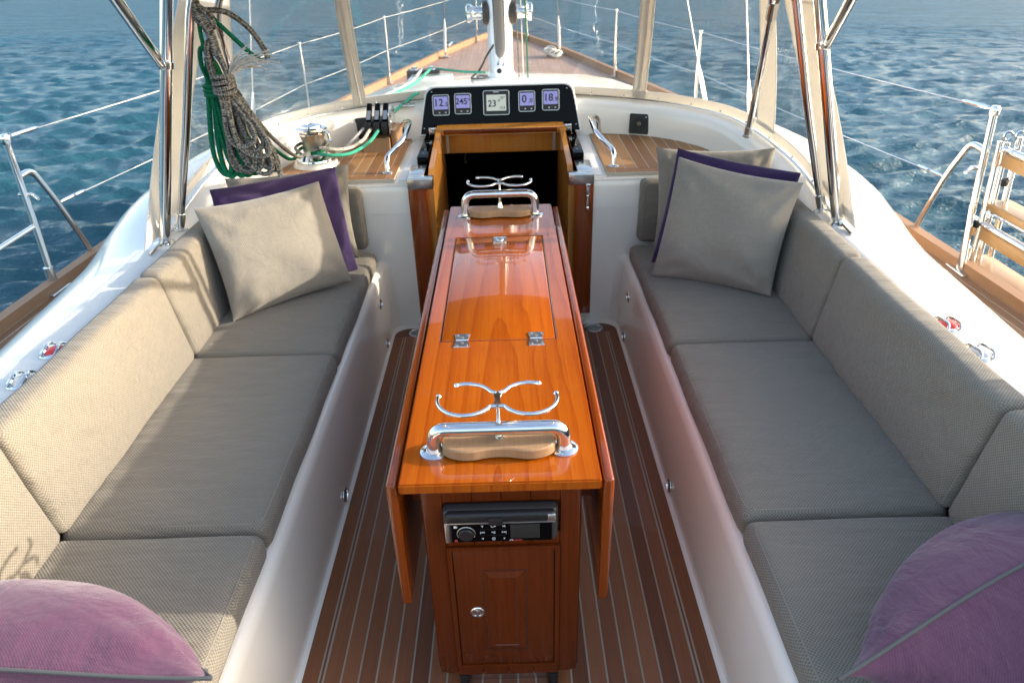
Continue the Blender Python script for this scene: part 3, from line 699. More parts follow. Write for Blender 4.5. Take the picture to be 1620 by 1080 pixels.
def pillow(name, BL, BR, TR, TL, T_, mat, label, group, seed=0, piping=None, n=30, flop=0.02, pinch=.075, pw=.55, ff=1.):
    BL, BR, TR, TL = map(lambda p: A(*p), (BL, BR, TR, TL)); rg = np.random.default_rng(seed)
    nrm = np.cross(BR-BL, TL-BL); nrm /= np.linalg.norm(nrm); ph = rg.random(8)*6.28
    u = np.sin(np.linspace(-1, 1, n)*math.pi/2*.96)/math.sin(math.pi/2*.96); U, V_ = np.meshgrid(u, u)
    pu = U*(1-pinch*(1-V_**2)*np.abs(U)**1.5); pv = V_*(1-pinch*(1-U**2)*np.abs(V_)**1.5)
    a, b = (pu+1)/2, (pv+1)/2
    P = (BL*(1-a[..., None])+BR*a[..., None])*(1-b[..., None])+(TL*(1-a[..., None])+TR*a[..., None])*b[..., None]
    th = T_*np.power(np.clip((1-np.abs(U)**2.4)*(1-np.abs(V_)**2.4), 0, 1), pw)
    cr = (np.abs(U)*np.abs(V_))**1.3*np.clip((1-U**6)*(1-V_**6), 0, 1)
    wr = .010*np.sin(9*(U+V_)+ph[0]+2*np.sin(4*U+ph[3]))*cr+.010*np.sin(11*(U-V_)+ph[1])*cr+.004*np.sin(6*U+3*V_+ph[2])*(1-U**2)*(1-V_**2)
    wr += .006*np.sin(22*U+ph[4])*np.abs(V_)**4*(1-V_**8)+.006*np.sin(20*V_+ph[5])*np.abs(U)**4*(1-U**8)
    for cu, cv in ((-1, -1), (1, -1), (1, 1), (-1, 1)):
        du, dv = U-cu, V_-cv; rho = np.sqrt(du*du+dv*dv)+1e-6; ang = np.arctan2(dv*np.sign(-cv), du*np.sign(-cu)); k_ = rg.random()*6.28
        wr = wr+.010*np.sin(ang*11+k_+1.5*rho)*np.exp(-(rho/.75)**2)*np.minimum(rho*2.2, 1)*np.clip((1-U**8)*(1-V_**8), 0, 1)
    wr = wr+.006*np.sin(3.1*U+5.3*V_+ph[0]+1.5*np.sin(4*V_+ph[1]))*(1-U**2)*(1-V_**2)
    bend = flop*(np.sin(2.1*U+ph[6])*.5+np.sin(1.7*V_+ph[7])*.5)[..., None]*nrm
    Pf = P+bend+nrm*(th*ff+wr)[..., None]; Pb = P+bend-nrm*(th*.9+wr*.6)[..., None]
    idx = np.arange(n*n).reshape(n, n); bd = np.zeros((n, n), bool); bd[0] = bd[-1] = True; bd[:, 0] = bd[:, -1] = True
    Vv = list(Pf.reshape(-1, 3)); back = idx.copy()
    edge = (P+bend).reshape(-1, 3)
    for i in range(n):
        for j in range(n):
            if bd[i, j]: Vv[idx[i, j]] = edge[idx[i, j]]
            else: back[i, j] = len(Vv); Vv.append(Pb[i, j])
    F, UVs = [], []; sz = .24
    for i in range(n-1):
        for j in range(n-1):
            q = [(i, j), (i, j+1), (i+1, j+1), (i+1, j)]; uvq = tuple((float(U[x]*sz), float(V_[x]*sz)) for x in q)
            F.append(tuple(idx[x] for x in q)); UVs.append(uvq); F.append(tuple(back[x] for x in reversed(q))); UVs.append(tuple(reversed(uvq)))
    o = add(name, (np.array(Vv), F, UVs), mat, label=label, cat='pillow', group=group, angle=80)
    loop = [edge[idx[0, j]] for j in range(n)]+[edge[idx[i, n-1]] for i in range(1, n)]+[edge[idx[n-1, j]] for j in range(n-2, -1, -1)]+[edge[idx[i, 0]] for i in range(n-2, 0, -1)]
    if piping: add('piping', tube(loop, piping[1], 8, closed=True), piping[0], o)
    return o
PG = 'scatter pillows at the forward end of the benches'
pillow('scatter_pillow', (-1.03, 2.395, .462), (-.648, 2.73, .462), (-.745, 2.87, .855), (-1.138, 2.555, .860), .098, 'pillow_grey', 'grey linen pillow in front of the purple one on the left bench', PG, 1, pinch=.05, flop=.03)
pillow('scatter_pillow', (-1.085, 2.56, .458), (-.632, 2.868, .458), (-.700, 2.985, .880), (-1.15, 2.75, .868), .05, 'pillow_purple', 'dark purple satin pillow sandwiched between two grey pillows on the left bench', PG, 2, pinch=.03)
pillow('scatter_pillow', (-1.13, 2.82, .458), (-.652, 3.01, .458), (-.655, 3.060, .872), (-1.165, 2.96, .850), .055, 'pillow_grey', 'grey pillow at the back of the left pillow pile against the end cushion', PG, 3)
pillow('scatter_pillow', (.618, 2.70, .462), (1.045, 2.475, .462), (1.150, 2.605, .870), (.728, 2.845, .918), .098, 'pillow_grey', 'grey linen pillow in front of the purple one on the right bench', PG, 4, pinch=.055, flop=.03)
pillow('scatter_pillow', (.646, 2.85, .458), (1.095, 2.62, .458), (1.185, 2.73, .872), (.748, 2.95, .925), .055, 'pillow_purple', 'dark purple satin pillow sandwiched between two grey pillows on the right bench', PG, 5, pinch=.03)
pillow('scatter_pillow', (.685, 3.0, .458), (1.15, 2.88, .458), (1.165, 2.985, .905), (.675, 3.055, .905), .06, 'pillow_grey', 'grey pillow at the back of the right pillow pile against the end cushion', PG, 6)
MG = 'mauve pillows in the foreground'
pillow('mauve_pillow', (-.585, .915, .475), (-1.17, .96, .50), (-1.06, .70, .74), (-.456, .72, .70), .125, 'pillow_mauve', 'large mauve linen pillow with grey piping in the bottom left corner', MG, 11, ('piping_grey', .0036), 34, .02, .06, .85)
pillow('mauve_pillow', (.70, .89, .475), (1.30, 1.22, .52), (1.18, 1.0, .70), (.535, .726, .66), .11, 'pillow_mauve', 'large mauve linen pillow with grey piping in the bottom right corner', MG, 12, ('piping_grey', .0036), 34, .02, .06, 1.0, 2.2)

# ------------------------------------------------------------------ instrument panel over the companionway
yv = A(0, .06, .225); yv /= np.linalg.norm(yv); PF = frame((0, 3.885, .795), (1, 0, 0), yv, np.cross((1, 0, 0), yv))
def pan(g): return xf(g, PF)
IP = thing('instrument_panel', (0, 3.9, .79), 'glossy black instrument panel with five lit displays above the companionway', 'instrument panel')
def trap(e, r=.035):
    pts = fillet([(-.43-e, 0-e, 0), (.428+e, 0-e, 0), (.382+e*.8, .235+e, 0), (-.382-e*.8, .235+e, 0)], .0005, 1)
    tl = fillet([(.428+e, -e, 0), (.384+e*.8, .235+e, 0), (-.384-e*.8, .235+e, 0), (-.43-e, -e, 0)], .05, 8); return [(p[0], p[1]) for p in tl]
add('housing', pan(prism(trap(.010), -.10, -.001, .004)), 'white_paint', IP)
pn = add('panel', pan(prism(trap(0), -.005, .005, .002)), 'black_gloss', IP)
for u, v in ((-.41, .03), (.408, .03), (.02, .035), (.36, .215), (-.36, .215)): add('panel_screw', pan(lathe([(.003, 0), (.003, .001), (.001, .0016)], 10, (u, v, .005))), 'chrome', IP)
D = [(-.313, .146, .088, .104, '12', '.5', 'lcd_violet'), (-.196, .150, .088, .104, '245', '°', 'lcd_violet'), (-.018, .150, .138, .124, '23', '°', 'lcd_white'), (.145, .153, .088, .104, '0', '.0', 'lcd_violet'), (.272, .157, .090, .106, '18', '.9', 'lcd_violet')]
for i, (u, v, w, h, a, b, scr) in enumerate(D):
    big = scr == 'lcd_white'
    d = add('display', pan(prism(rrect(u-w/2, u+w/2, v-h/2, v+h/2, .010), .004, .018, .003)), 'black_plastic', IP, label=['display reading 12.5', 'display reading 245 degrees', 'larger white display reading 23 degrees', 'display reading 0.0', 'display reading 18.9'][i])
    add('bezel', pan(tube([(x, y, .0165) for x, y in rrect(u-w/2+.001, u+w/2-.001, v-h/2+.001, v+h/2-.001, .010)], .0028, 6, closed=True)), 'brushed', d)
    sw, sh_ = (w*.76, h*.66) if big else (w*.84, h*.62); cv = v+h*(.0 if big else .10)
    add('screen', pan(prism(rrect(u-sw/2, u+sw/2, cv-sh_/2, cv+sh_/2, .002), .017, .0190)), scr, d, flat=True)
    X3, Y3, O3 = PF[:3, 0], PF[:3, 1], PF[:3, 3]; Z3 = PF[:3, 2]
    P3 = lambda uu, vv: tuple(O3+X3*uu+Y3*vv+Z3*.0192)
    if big:
        text('reading', '23', P3(u-.022, cv-.005), .046, 'ink', d, X3, Y3); text('reading', 'o', P3(u+.014, cv+.013), .022, 'ink', d, X3, Y3)
        text('reading', '23°', P3(u+.034, cv+.024), .018, 'ink', d, X3, Y3); text('reading', '12.5', P3(u+.032, cv-.026), .018, 'ink', d, X3, Y3)
        add('brand_plate', pan(prism(rrect(u-.015, u+.015, v+h*.42, v+h*.455, .001), .018, .0188)), 'brushed', d)
    else:
        if b == '°':
            text('reading', a, P3(u-.007, cv), .044, 'ink', d, X3, Y3); text('reading', 'o', P3(u+.031, cv+.012), .02, 'ink', d, X3, Y3)
        else:
            text('reading', a, P3(u-.012 if len(a) > 1 else u-.014, cv), .052, 'ink', d, X3, Y3); text('reading', b, P3(u+.027 if len(a) > 1 else u+.020, cv-.008), .030, 'ink', d, X3, Y3)
        for k in range(4): add('button', pan(softbox((u-.030+k*.0165, v-h*.40, .0175), (u-.0215+k*.0165, v-h*.33, .0192), .0008, (1, 1, 1), 1)), 'brushed' if k in (1, 3) else 'grey_plastic', d)

# ------------------------------------------------------------------ companionway woodwork
CW = thing('companionway', (0, 3.3, 0), 'varnished companionway frame with stainless corner plates in the cabin bulkhead', 'companionway')
for s in (-1, 1):
    p = add('post', softbox((s*.338, 3.148, .062), (s*.424, 3.196, .742), .006, (1, 1, 1), 2), 'varnished_leaf', CW)
    add('corner_plate', join(softbox((s*.308, 3.142, .722), (s*.424, 3.196, .772), .003, (1, 1, 1), 2), softbox((s*.352, 3.190, .764), (s*.424, 3.36, .776), .003, (1, 1, 1), 2)), 'steel', p)
    for x, y in ((.33, 3.16), (.36, 3.18), (.40, 3.16), (.40, 3.25), (.375, 3.32), (.405, 3.33)):
        add('screw', lathe([(.0042, 0), (.0042, .0006), (.0015, .0012)], 8, (s*x, y, .772 if y < 3.19 else .776)), 'chrome', p)
    V = [(x, y, z) for x in (s*.312, s*.338) for y, z in ((3.196, -.6), (3.94, -.6), (3.94, .835), (3.80, .835), (3.30, .775), (3.196, .720))]
    V += []
    f = [(0, 1, 2, 3, 4, 5), (11, 10, 9, 8, 7, 6)]+[(i, i+6, (i+1) % 6+6, (i+1) % 6) for i in range(6)]
    if s < 0: f = [tuple(reversed(q)) for q in f]
    add('side_board', (A(*V), f), 'varnished_gold', CW, flat=True)
    sr = add('slide_rail', softbox((s*.350, 3.40, .752), (s*.402, 3.93, .800), .004, (1, 1, 1), 2), 'black_gloss', CW)
    for y in (3.47, 3.55, 3.68, 3.80): add('screw', lathe([(.0045, 0), (.0045, .001), (.0015, .0016)], 8, (s*.376, y, .80)), 'chrome', sr)
    add('rail_seat', softbox((s*.404, 3.20, .744), (s*.468, 3.955, .7535), .003, (1, 1, 1), 1), 'white_paint', CW)
    add('hatch_bracket', box((s*.283, 3.885, .69), (s*.297, 3.893, .79)), 'brushed', CW)
hatch = add('hatch_edge', prism([(-.368, 3.845), (-.372, 3.80), (-.30, 3.765), (.30, 3.765), (.368, 3.80), (.366, 3.845), (.30, 3.87), (-.30, 3.87)], .815, .846, .006), 'varnished_gold', CW)
for s in (-1, 1): add('hatch_end_plate', softbox((s*.335, 3.79, .806), (s*.376, 3.85, .8495), .006, (1, 1, 1), 2), 'chrome', hatch)
add('hatch_lip', softbox((-.298, 3.760, .818), (.298, 3.7655, .842), .002, (1, 1, 1), 1), 'varnished_dark', hatch)
add('header_board', softbox((-.312, 3.895, .685), (.312, 3.925, .815), .003, (1, 1, 1), 1), 'varnished_gold', CW)
add('latch', join(softbox((.386, 3.138, .675), (.408, 3.148, .725), .003, (1, 1, 1), 2), softbox((.389, 3.134, .60), (.403, 3.143, .675), .004, (1, 1, 1), 2), lathe([(.009, 0), (.009, .006), (.004, .008)], 14, (.396, 3.140, .612), (0, -1, 0))), 'chrome', CW)
hk = add('coat_hook', tube(spl([(-.215, 4.25, .64), (-.215, 4.22, .60), (-.222, 4.20, .57), (-.218, 4.19, .55), (-.21, 4.20, .56)], 5), .005, 8), 'dark_hook', label='small metal hook glinting in the dark companionway', cat='hook')

# ------------------------------------------------------------------ fittings on the bridge deck
for s in (-1, 1):
    far = 'left' if s < 0 else 'right'
    pts = fillet([(s*.530, 3.285, .764), (s*.530, 3.300, .832), (s*.500, 3.45, .842), (s*.468, 3.50, .870), (s*.468, 3.80, .885), (s*.520, 3.86, .872), (s*.532, 3.855, .764)], .045, 7)
    gr = add('grab_rail', tube(pts, .0125, 14), 'chrome', label=f'bent stainless grab rail on the teak pad {far} of the companionway', cat='grab rail', group='companionway grab rails')
    for x, y in ((.530, 3.285), (.532, 3.855)): add('flange', lathe([(.026, 0), (.026, .003), (.02, .006), (.0135, .008)], 20, (s*x, y, .7625)), 'chrome', gr)
WX, WY = -.905, 3.47
wi = thing('winch', (WX, WY, .75), 'self-tailing chrome winch standing on the left teak pad', 'winch')
add('plinth', lathe([(.112, 0), (.110, .012), (.100, .026), (.098, .03)], 32, (WX, WY, .755)), 'gelcoat', wi)
add('base', lathe([(.092, 0), (.096, .004), (.094, .012), (.072, .024), (.062, .03)], 36, (WX, WY, .785)), 'chrome', wi)
add('drum', lathe([(.060, 0), (.055, .012), (.053, .045), (.054, .075), (.061, .092), (.064, .10)], 36, (WX, WY, .812)), 'brushed', wi)
add('self_tailer', join(lathe([(.060, 0), (.074, .004), (.075, .010), (.058, .014), (.058, .019), (.075, .023), (.074, .030), (.050, .034)], 36, (WX, WY, .910))), 'chrome', wi)
add('feeder_arm', tube(fillet([(WX+.055, WY-.02, .918), (WX+.085, WY-.03, .925), (WX+.09, WY-.035, .89), (WX+.10, WY-.04, .882)], .012, 4), .006, 8), 'chrome', wi)
add('top_cap', lathe([(.052, 0), (.050, .008), (.030, .013), (.018, .014), (.017, .010), (.004, .009)], 32, (WX, WY, .944)), 'chrome', wi)
add('handle_socket', lathe([(.016, 0), (.014, .003), (.004, .0032)], 8, (WX, WY, .9535)), 'black_plastic', wi)
# rope clutch on its teak wedge
CX_, CY_ = -.625, 3.77
rc = thing('rope_clutch', (CX_, CY_, .76), 'black triple rope clutch bolted on a teak wedge beside the panel', 'rope clutch')
def wedge(x0, x1, y0, y1, z0, za, zb): return (A((x0, y0, z0), (x1, y0, z0), (x1, y1, z0), (x0, y1, z0), (x0, y0+.02, za), (x1, y0+.02, za), (x1, y1, zb), (x0, y1, zb)), [(3, 2, 1, 0), (4, 5, 6, 7), (0, 1, 5, 4), (1, 2, 6, 5), (2, 3, 7, 6), (3, 0, 4, 7)])
add('wedge_block', wedge(-.705, -.570, 3.66, 3.90, .761, .828, .858), 'bare_teak', rc, flat=True)
add('side_block', softbox((-.567, 3.70, .763), (-.525, 3.885, .865), .018, (1, 1, 1), 4), 'bare_teak', rc)
for k in range(3):
    x = -.690+k*.042
    ck = add('cheek', softbox((x, 3.68, .842), (x+.034, 3.86, .905), .006, (1, 1, 1), 2), 'black_plastic', rc)
    add('lever', xf(softbox((-.014, -.05, -.010), (.014, .065, .010), .005, (1, 1, 1), 2), frame((x+.017, 3.76, .935), (1, 0, 0), (0, .80, .6), (0, -.6, .80))), 'black_gloss', ck)
    add('lever_face', xf(softbox((-.010, -.046, .0085), (.010, .012, .0115), .001, (1, 1, 1), 1), frame((x+.017, 3.76, .935), (1, 0, 0), (0, .80, .6), (0, -.6, .80))), 'brushed', ck)
add('side_plate', softbox((-.566, 3.68, .845), (-.558, 3.865, .955), .003, (1, 1, 1), 1), 'steel', rc)
for y, z in ((3.70, .865), (3.845, .935), (3.70, .935), (3.845, .865)): add('bolt', lathe([(.008, 0), (.008, .005), (.004, .007)], 8, (-.558, y, z), (1, 0, 0)), 'chrome', rc)
add('vent_plate', softbox((-.770, 3.852, .785), (-.655, 3.885, .895), .006, (1, 1, 1), 2), 'black_plastic', rc)
blk = add('lead_block', join(softbox((-.545, 3.93, .925), (-.46, 3.985, .945), .008, (1, 1, 1), 2), lathe([(.022, 0), (.015, .006), (.022, .012)], 18, (-.50, 3.955, .940))), 'steel', label='small stainless rope lead on the breakwater beside the instrument panel', cat='block')
spk = thing('socket_panel', (.742, 3.93, .77), 'square black panel with a round brass centre on the white breakwater', 'socket')
_z = A(-.33, -.93, .10); _z /= np.linalg.norm(_z); _x = np.cross((0, 0, 1), _z); _x /= np.linalg.norm(_x)
SF = frame((.742, 3.858, .823), _x, np.cross(_z, _x), _z)
add('plate', xf(prism(rrect(-.052, .052, -.052, .052, .008), -.05, .006, .003), SF), 'black_plastic', spk)
add('ring', xf(lathe([(.040, 0), (.040, .002), (.032, .003), (.030, .001), (.012, .001)], 30, (0, 0, .006)), SF), 'black_rubber', spk)
add('centre_stud', xf(lathe([(.012, 0), (.012, .003), (.009, .006), (.003, .0065)], 20, (0, 0, .006)), SF), 'dark_hook', spk)
add('highlight_screw', xf(lathe([(.004, 0), (.004, .002)], 8, (.036, .036, .006)), SF), 'chrome', spk)
# winch buttons on the coaming
for s in (-1, 1):
    for y, m, w in ((1.737, 'red_button', 'red'), (1.583, 'clear_button', 'clear')):
        far = 'left' if s < 0 else 'right'
        b = thing('winch_button', (s*1.256, y, .718), f'{w} winch push button under a chrome cage on the {far} coaming', 'push button', 'winch buttons')
        add('bezel', lathe([(.040, 0), (.040, .005), (.036, .010), (.030, .011), (.028, .006), (.027, .004)], 32, (s*1.256, y, .719)), 'chrome', b)
        add('button', lathe([(.027, 0), (.027, .006), (.022, .010), (.005, .012)], 28, (s*1.256, y, .722)), m, b)
        for a in (-.35, .35):
            add('guard_bar', tube(spl([(s*1.256+a*.05, y-.036, .728), (s*1.256+a*.048+.006, y-.018, .741), (s*1.256+a*.048-.004, y+.018, .741), (s*1.256+a*.05, y+.036, .728)], 6), .0042, 8), 'chrome', b)
# finger latches in the seat fronts and sole drains
for s in (-1, 1):
    far = 'left' if s < 0 else 'right'
    for y, z, w in ((2.915, .262, 'upper forward'), (2.925, .05, 'lower forward'), (1.875, .045, 'aft')):
        x = s*(.5695 if z > .2 else .5618)
        l = thing('locker_latch', (x, y, z), f'{w} chrome finger latch in the {far} white seat front', 'latch', 'locker latches')
        add('rim', lathe([(.026, 0), (.026, .003), (.022, .007), (.017, .008), (.016, .003)], 22, (x, y, z), (-s, 0, 0)), 'chrome', l)
        add('pull', softbox((x-.006, y-.006, z-.016), (x+.006, y+.006, z+.016), .002, (1, 1, 1), 1), 'steel', l)
    dr = thing('floor_drain', (s*.435, 3.095, .004), f'round perforated drain in the {far} forward corner of the sole', 'drain', 'floor drains')
    add('rim', lathe([(.047, 0), (.047, .003), (.043, .004), (.041, .002)], 28, (s*.435, 3.095, .0058)), 'steel', dr)
    add('grille', join(*[lathe([(.0032, 0), (.0032, .0012)], 8, (s*.435+.011*i+(j % 2)*.0055, 3.095+.0095*j, .0080)) for i in range(-3, 4) for j in range(-3, 4) if i*i+j*j < 11]), 'black_plastic', dr)

# ------------------------------------------------------------------ sprayhood
SH = thing('sprayhood', (0, 3.3, .9), 'white canvas sprayhood with clear vinyl windows round the companionway', 'sprayhood')
cr_pts = spl([(x, y, z+.004) for x, y, z in PTH[4:]], 10)       # starboard, aft to centre
cr_pts = np.array(cr_pts)[::-1]                                 # centre to aft
L = np.concatenate([[0], np.cumsum(np.linalg.norm(np.diff(cr_pts, axis=0), axis=1))]); L /= L[-1]
tp = np.array(spl([(0, 3.42, 1.555), (.35, 3.41, 1.55), (.64, 3.385, 1.545), (.90, 3.32, 1.54), (1.08, 3.20, 1.54), (1.165, 3.08, 1.54), (1.19, 2.99, 1.54)], 10))
Lt = np.concatenate([[0], np.cumsum(np.linalg.norm(np.diff(tp, axis=0), axis=1))]); Lt /= Lt[-1]
# key stations: (bottom fraction, top fraction) of mullion and frames
UB = [0, float(np.interp(.75, cr_pts[:, 0], L)), float(np.interp(-3.31, -cr_pts[:, 1], L)), 1.0]; UT = [0, float(np.interp(.665, tp[:, 0], Lt)), float(np.interp(1.10, tp[:, 0], Lt)), 1.0]
def S(u, v, s=1, off=0.):
    k = np.interp(u, [0, 1, 2, 3], [0, 1, 2, 3]); ub = np.interp(k, [0, 1, 2, 3], UB); ut = np.interp(k, [0, 1, 2, 3], UT)
    b = A(*[np.interp(ub, L, cr_pts[:, i]) for i in range(3)]); t = A(*[np.interp(ut, Lt, tp[:, i]) for i in range(3)])
    p = b*(1-v)+t*v; bul = math.sin(math.pi*v)*.025+off
    nrm = A(p[0]*.8, max(p[1]-2.2, 0), 0); nrm /= np.linalg.norm(nrm)+1e-9; p = p+nrm*bul
    return (s*p[0], p[1], p[2])
def patch(c0, c1, c2, c3, s, n=10, off=0., t=.002):
    """uv corners: bottom-left, bottom-right, top-right, top-left"""
    rows = []
    for i in range(n+1):
        b = i/n; r = []
        for k in range(n+1):
            a = k/n; u = (c0[0]*(1-a)+c1[0]*a)*(1-b)+(c3[0]*(1-a)+c2[0]*a)*b; v = (c0[1]*(1-a)+c1[1]*a)*(1-b)+(c3[1]*(1-a)+c2[1]*a)*b
            r.append(S(u, v, s, off))
        rows.append(r)
    return thick(rows, t)
for s in (-1, 1):
    add('window', patch((.045, .085), (.965, .085), (.965, 1), (.045, 1), s, 14, 0, .001), 'vinyl', SH)
    add('mullion', patch((.955, .02), (1.045, .02), (1.055, 1), (.945, 1), s, 12, .004, .003), 'canvas', SH)
    for u0, u1 in ((.960, .952), (1.0, 1.0), (1.040, 1.048)):
        add('mullion_seam', tube([S(u0*(1-v)+u1*v, v, s, .005 if u0 != 1. else .008) for v in np.linspace(.02, 1, 14)], .0016 if u0 != 1. else .006, 6), 'canvas', SH)
    add('window', patch((1.035, .085), (1.93, .085), (1.93, 1), (1.035, 1), s, 14, 0, .001), 'vinyl', SH)
    add('base_band', patch((0, -.005), (3, .015), (3, .075), (0, .095), s, 40, .006, .004), 'canvas', SH)
    add('frame_sleeve', patch((1.92, .05), (2.10, .05), (2.12, 1), (1.92, 1), s, 12, .004, .003), 'canvas', SH)
    add('side_window', patch((2.09, .07), (2.64, .07), (2.32, .90), (2.10, .90), s, 12, 0, .001), 'vinyl', SH)
    add('side_panel', join(patch((2.62, .05), (3.0, .02), (3.0, .90), (2.30, .90), s, 12, .003, .003), patch((2.09, .895), (3.0, .895), (3.0, 1.0), (2.09, 1.0), s, 8, .003, .003)), 'canvas', SH)
    tr_ = [S(u, 0.0, s) for u in np.linspace(0, 3, 60)]; add('base_track', tube([(p[0]*.985, p[1]-.012, p[2]+.004) for p in tr_], .006, 8), 'steel', SH)
    for u in np.linspace(.2, 2.8, 12):
        q = S(u, .035, s, .010); add('snap', lathe([(.006, 0), (.005, .003), (.002, .004)], 8, (q[0]*.975, q[1]-.025, q[2]), (-.4*s, -.8, .3)), 'chrome', SH)
    # frames
    fr1 = add('frame_tube', tube(fillet([(s*1.128, 3.245, .915), (s*1.105, 3.13, 1.18), (s*1.075, 2.99, 1.49), (s*.93, 2.90, 1.64), (0, 2.88, 1.70)], .12, 8), .0145, 14), 'chrome', SH)
    add('frame_foot', join(lathe([(.022, 0), (.022, .006), (.012, .012)], 16, (s*1.132, 3.26, .888)), tube([(s*1.132, 3.262, .89), (s*1.126, 3.235, .94)], .0175, 12)), 'steel', fr1)
    add('frame_clamp', tube([(s*1.084, 3.03, 1.40), (s*1.077, 3.00, 1.465)], .021, 14), 'steel', fr1)
    fr2 = add('frame_tube', tube(fillet([(s*1.255, 2.655, .765), (s*1.12, 2.625, 1.15), (s*1.00, 2.60, 1.54), (s*.93, 2.58, 1.65), (0, 2.56, 1.78)], .10, 8), .0150, 14), 'chrome', SH)
    add('frame_foot', join(tube([(s*1.262, 2.658, .745), (s*1.240, 2.652, .81)], .019, 12), softbox((s*1.262-.014, 2.645, .722), (s*1.262+.014, 2.672, .752), .004, (1, 1, 1), 2), lathe([(.007, -.03), (.007, .03)], 10, (s*1.262, 2.658, .738), (1, 0, 0))), 'chrome', fr2)
    pass
rf = []
for k in range(13):
    t = k/12; y = 3.42-t*1.15; zc = 1.555+.235*math.sin(t*math.pi/2); row = []
    for j in range(21):
        a = -1+2*j/20; x = a*(1.16-.10*t); row.append((x, y-.36*abs(a)**3*(1-t), zc-(.015+.17*t)*abs(a)**2.6))
    rf.append(row)
add('roof', thick(rf, .003), 'canvas_tan', SH)

# support struts with folding braces, one each side
for s in (-1, 1):
    far = 'left' if s < 0 else 'right'
    st_ = thing('support_strut', (s*1.285, 2.565, .72), f'polished upright strut with a sloping brace on the {far} coaming', 'strut', 'support struts')
    P0 = A(s*1.283, 2.565, .745); P1 = A(s*1.03, 2.565, 1.66)
    add('upright', tube([P0+(P1-P0)*t for t in (0, .25, .5, .75, 1)], .0205, 18), 'chrome', st_)
    add('foot', join(lathe([(.040, 0), (.040, .006), (.030, .010), (.012, .014)], 24, (s*1.288, 2.565, .718)), softbox((s*1.288-.016, 2.553, .722), (s*1.288+.016, 2.577, .752), .005, (1, 1, 1), 2), lathe([(.008, -.032), (.008, .032)], 10, (s*1.288, 2.565, .738), (0, 1, 0))), 'chrome', st_)
    J = P0+(P1-P0)*((1.362-P0[2])/(P1[2]-P0[2]))
    add('brace_clamp', join(tube([J-(P1-P0)*.012, J+(P1-P0)*.012], .0255, 16), softbox(J+A(-s*.004-.014, -.045, -.012), J+A(-s*.004+.014, .0, .014), .004, (1, 1, 1), 2)), 'steel', st_)
    e = A(s*.94, 1.93, 1.66); add('brace', tube([J+A(0, -.035, .005), J*.5+e*.5+A(0, -.017, 0), e], .0165, 14), 'chrome', st_)

# ------------------------------------------------------------------ ropes
def loop_(top, bot, w, seed, n=26):
    r_ = np.random.default_rng(seed); top, bot = A(*top), A(*bot); out = []; tw = r_.random()*.6-.3; ph = r_.random(4)*6.28
    for k in range(n):
        a = 2*math.pi*k/n; h = .5-.5*math.cos(a); wid = w*math.sin(a)*(.30+1.0*h**1.5)
        p = top*(1-h)+bot*h+A(wid*math.cos(tw), wid*math.sin(tw), 0)
        p = p+A(.004*math.sin(2*a+ph[0]), .006*math.sin(2*a+ph[1]), .003*math.sin(3*a+ph[2])); out.append(p)
    return spl(out, 3, closed=True)
GR = thing('green_rope', (-1.0, 2.66, .95), 'dark green rope coiled on the left sprayhood frame and led down to the winch', 'rope')
gl = [((-1.012, 2.66, 1.35), (-1.035, 2.66, .950), .034), ((-1.008, 2.67, 1.36), (-1.010, 2.67, .946), .032), ((-1.004, 2.655, 1.35), (-.985, 2.665, .942), .030), ((-.998, 2.67, 1.36), (-.955, 2.675, .945), .034), ((-1.006, 2.65, 1.35), (-.930, 2.67, .952), .034), ((-1.0, 2.68, 1.35), (-.965, 2.69, .96), .05)]
add('coil', join(*[tube(loop_(a, b, w*1.1, i+20), .0098, 8, closed=True) for i, (a, b, w) in enumerate(gl)]), 'rope_green', GR)
add('wrap', join(*[tube([(-1.004+.036*math.cos(q*.5236), 2.664+.034*math.sin(q*.5236), 1.243+.015*k+.002*math.sin(q)) for q in range(12)], .0078, 8, closed=True) for k in range(3)]), 'rope_green', GR)
add('hanger', tube(spl([(-1.004, 2.655, 1.25), (-1.024, 2.64, 1.34), (-1.012, 2.635, 1.40), (-.985, 2.64, 1.37), (-.99, 2.65, 1.28)], 6), .0082, 8), 'rope_green', GR)
add('top_loop', tube(spl([(-1.0, 2.65, 1.35), (-1.005, 2.645, 1.45), (-.985, 2.65, 1.52), (-.93, 2.66, 1.46), (-.86, 2.67, 1.38), (-.82, 2.68, 1.345)], 6), .0078, 8), 'rope_green', GR)
add('lead', tube(spl([(-.965, 2.70, 1.22), (-.92, 2.80, 1.06), (-.90, 2.98, .93), (-.925, 3.2, .865), (-.965, 3.38, .842), (-.965, 3.45, .845), (-.935, 3.53, .852), (-.875, 3.53, .858), (-.842, 3.47, .846), (-.86, 3.405, .84), (-.905, 3.40, .833)], 8), .0078, 8), 'rope_green', GR)
YR = thing('grey_rope', (-.93, 2.62, .95), 'grey flecked rope in a hanging coil beside the green one', 'rope')
yl = [((-.955, 2.60, 1.26), (-.915, 2.60, 1.07), .052), ((-.950, 2.61, 1.27), (-.885, 2.61, 1.05), .050), ((-.945, 2.605, 1.27), (-.870, 2.60, 1.03), .055), ((-.950, 2.63, 1.28), (-.905, 2.64, .975), .045), ((-.955, 2.63, 1.28), (-.940, 2.64, .965), .045), ((-.945, 2.64, 1.28), (-.875, 2.64, .955), .042), ((-.945, 2.65, 1.28), (-.850, 2.65, .965), .044), ((-.955, 2.645, 1.28), (-.965, 2.65, .972), .036), ((-.95, 2.655, 1.27), (-.90, 2.66, .985), .05)]
add('coil', join(*[tube(loop_(a, b, w*1.1, i+40), .0096, 8, closed=True) for i, (a, b, w) in enumerate(yl)]), 'rope_grey', YR)
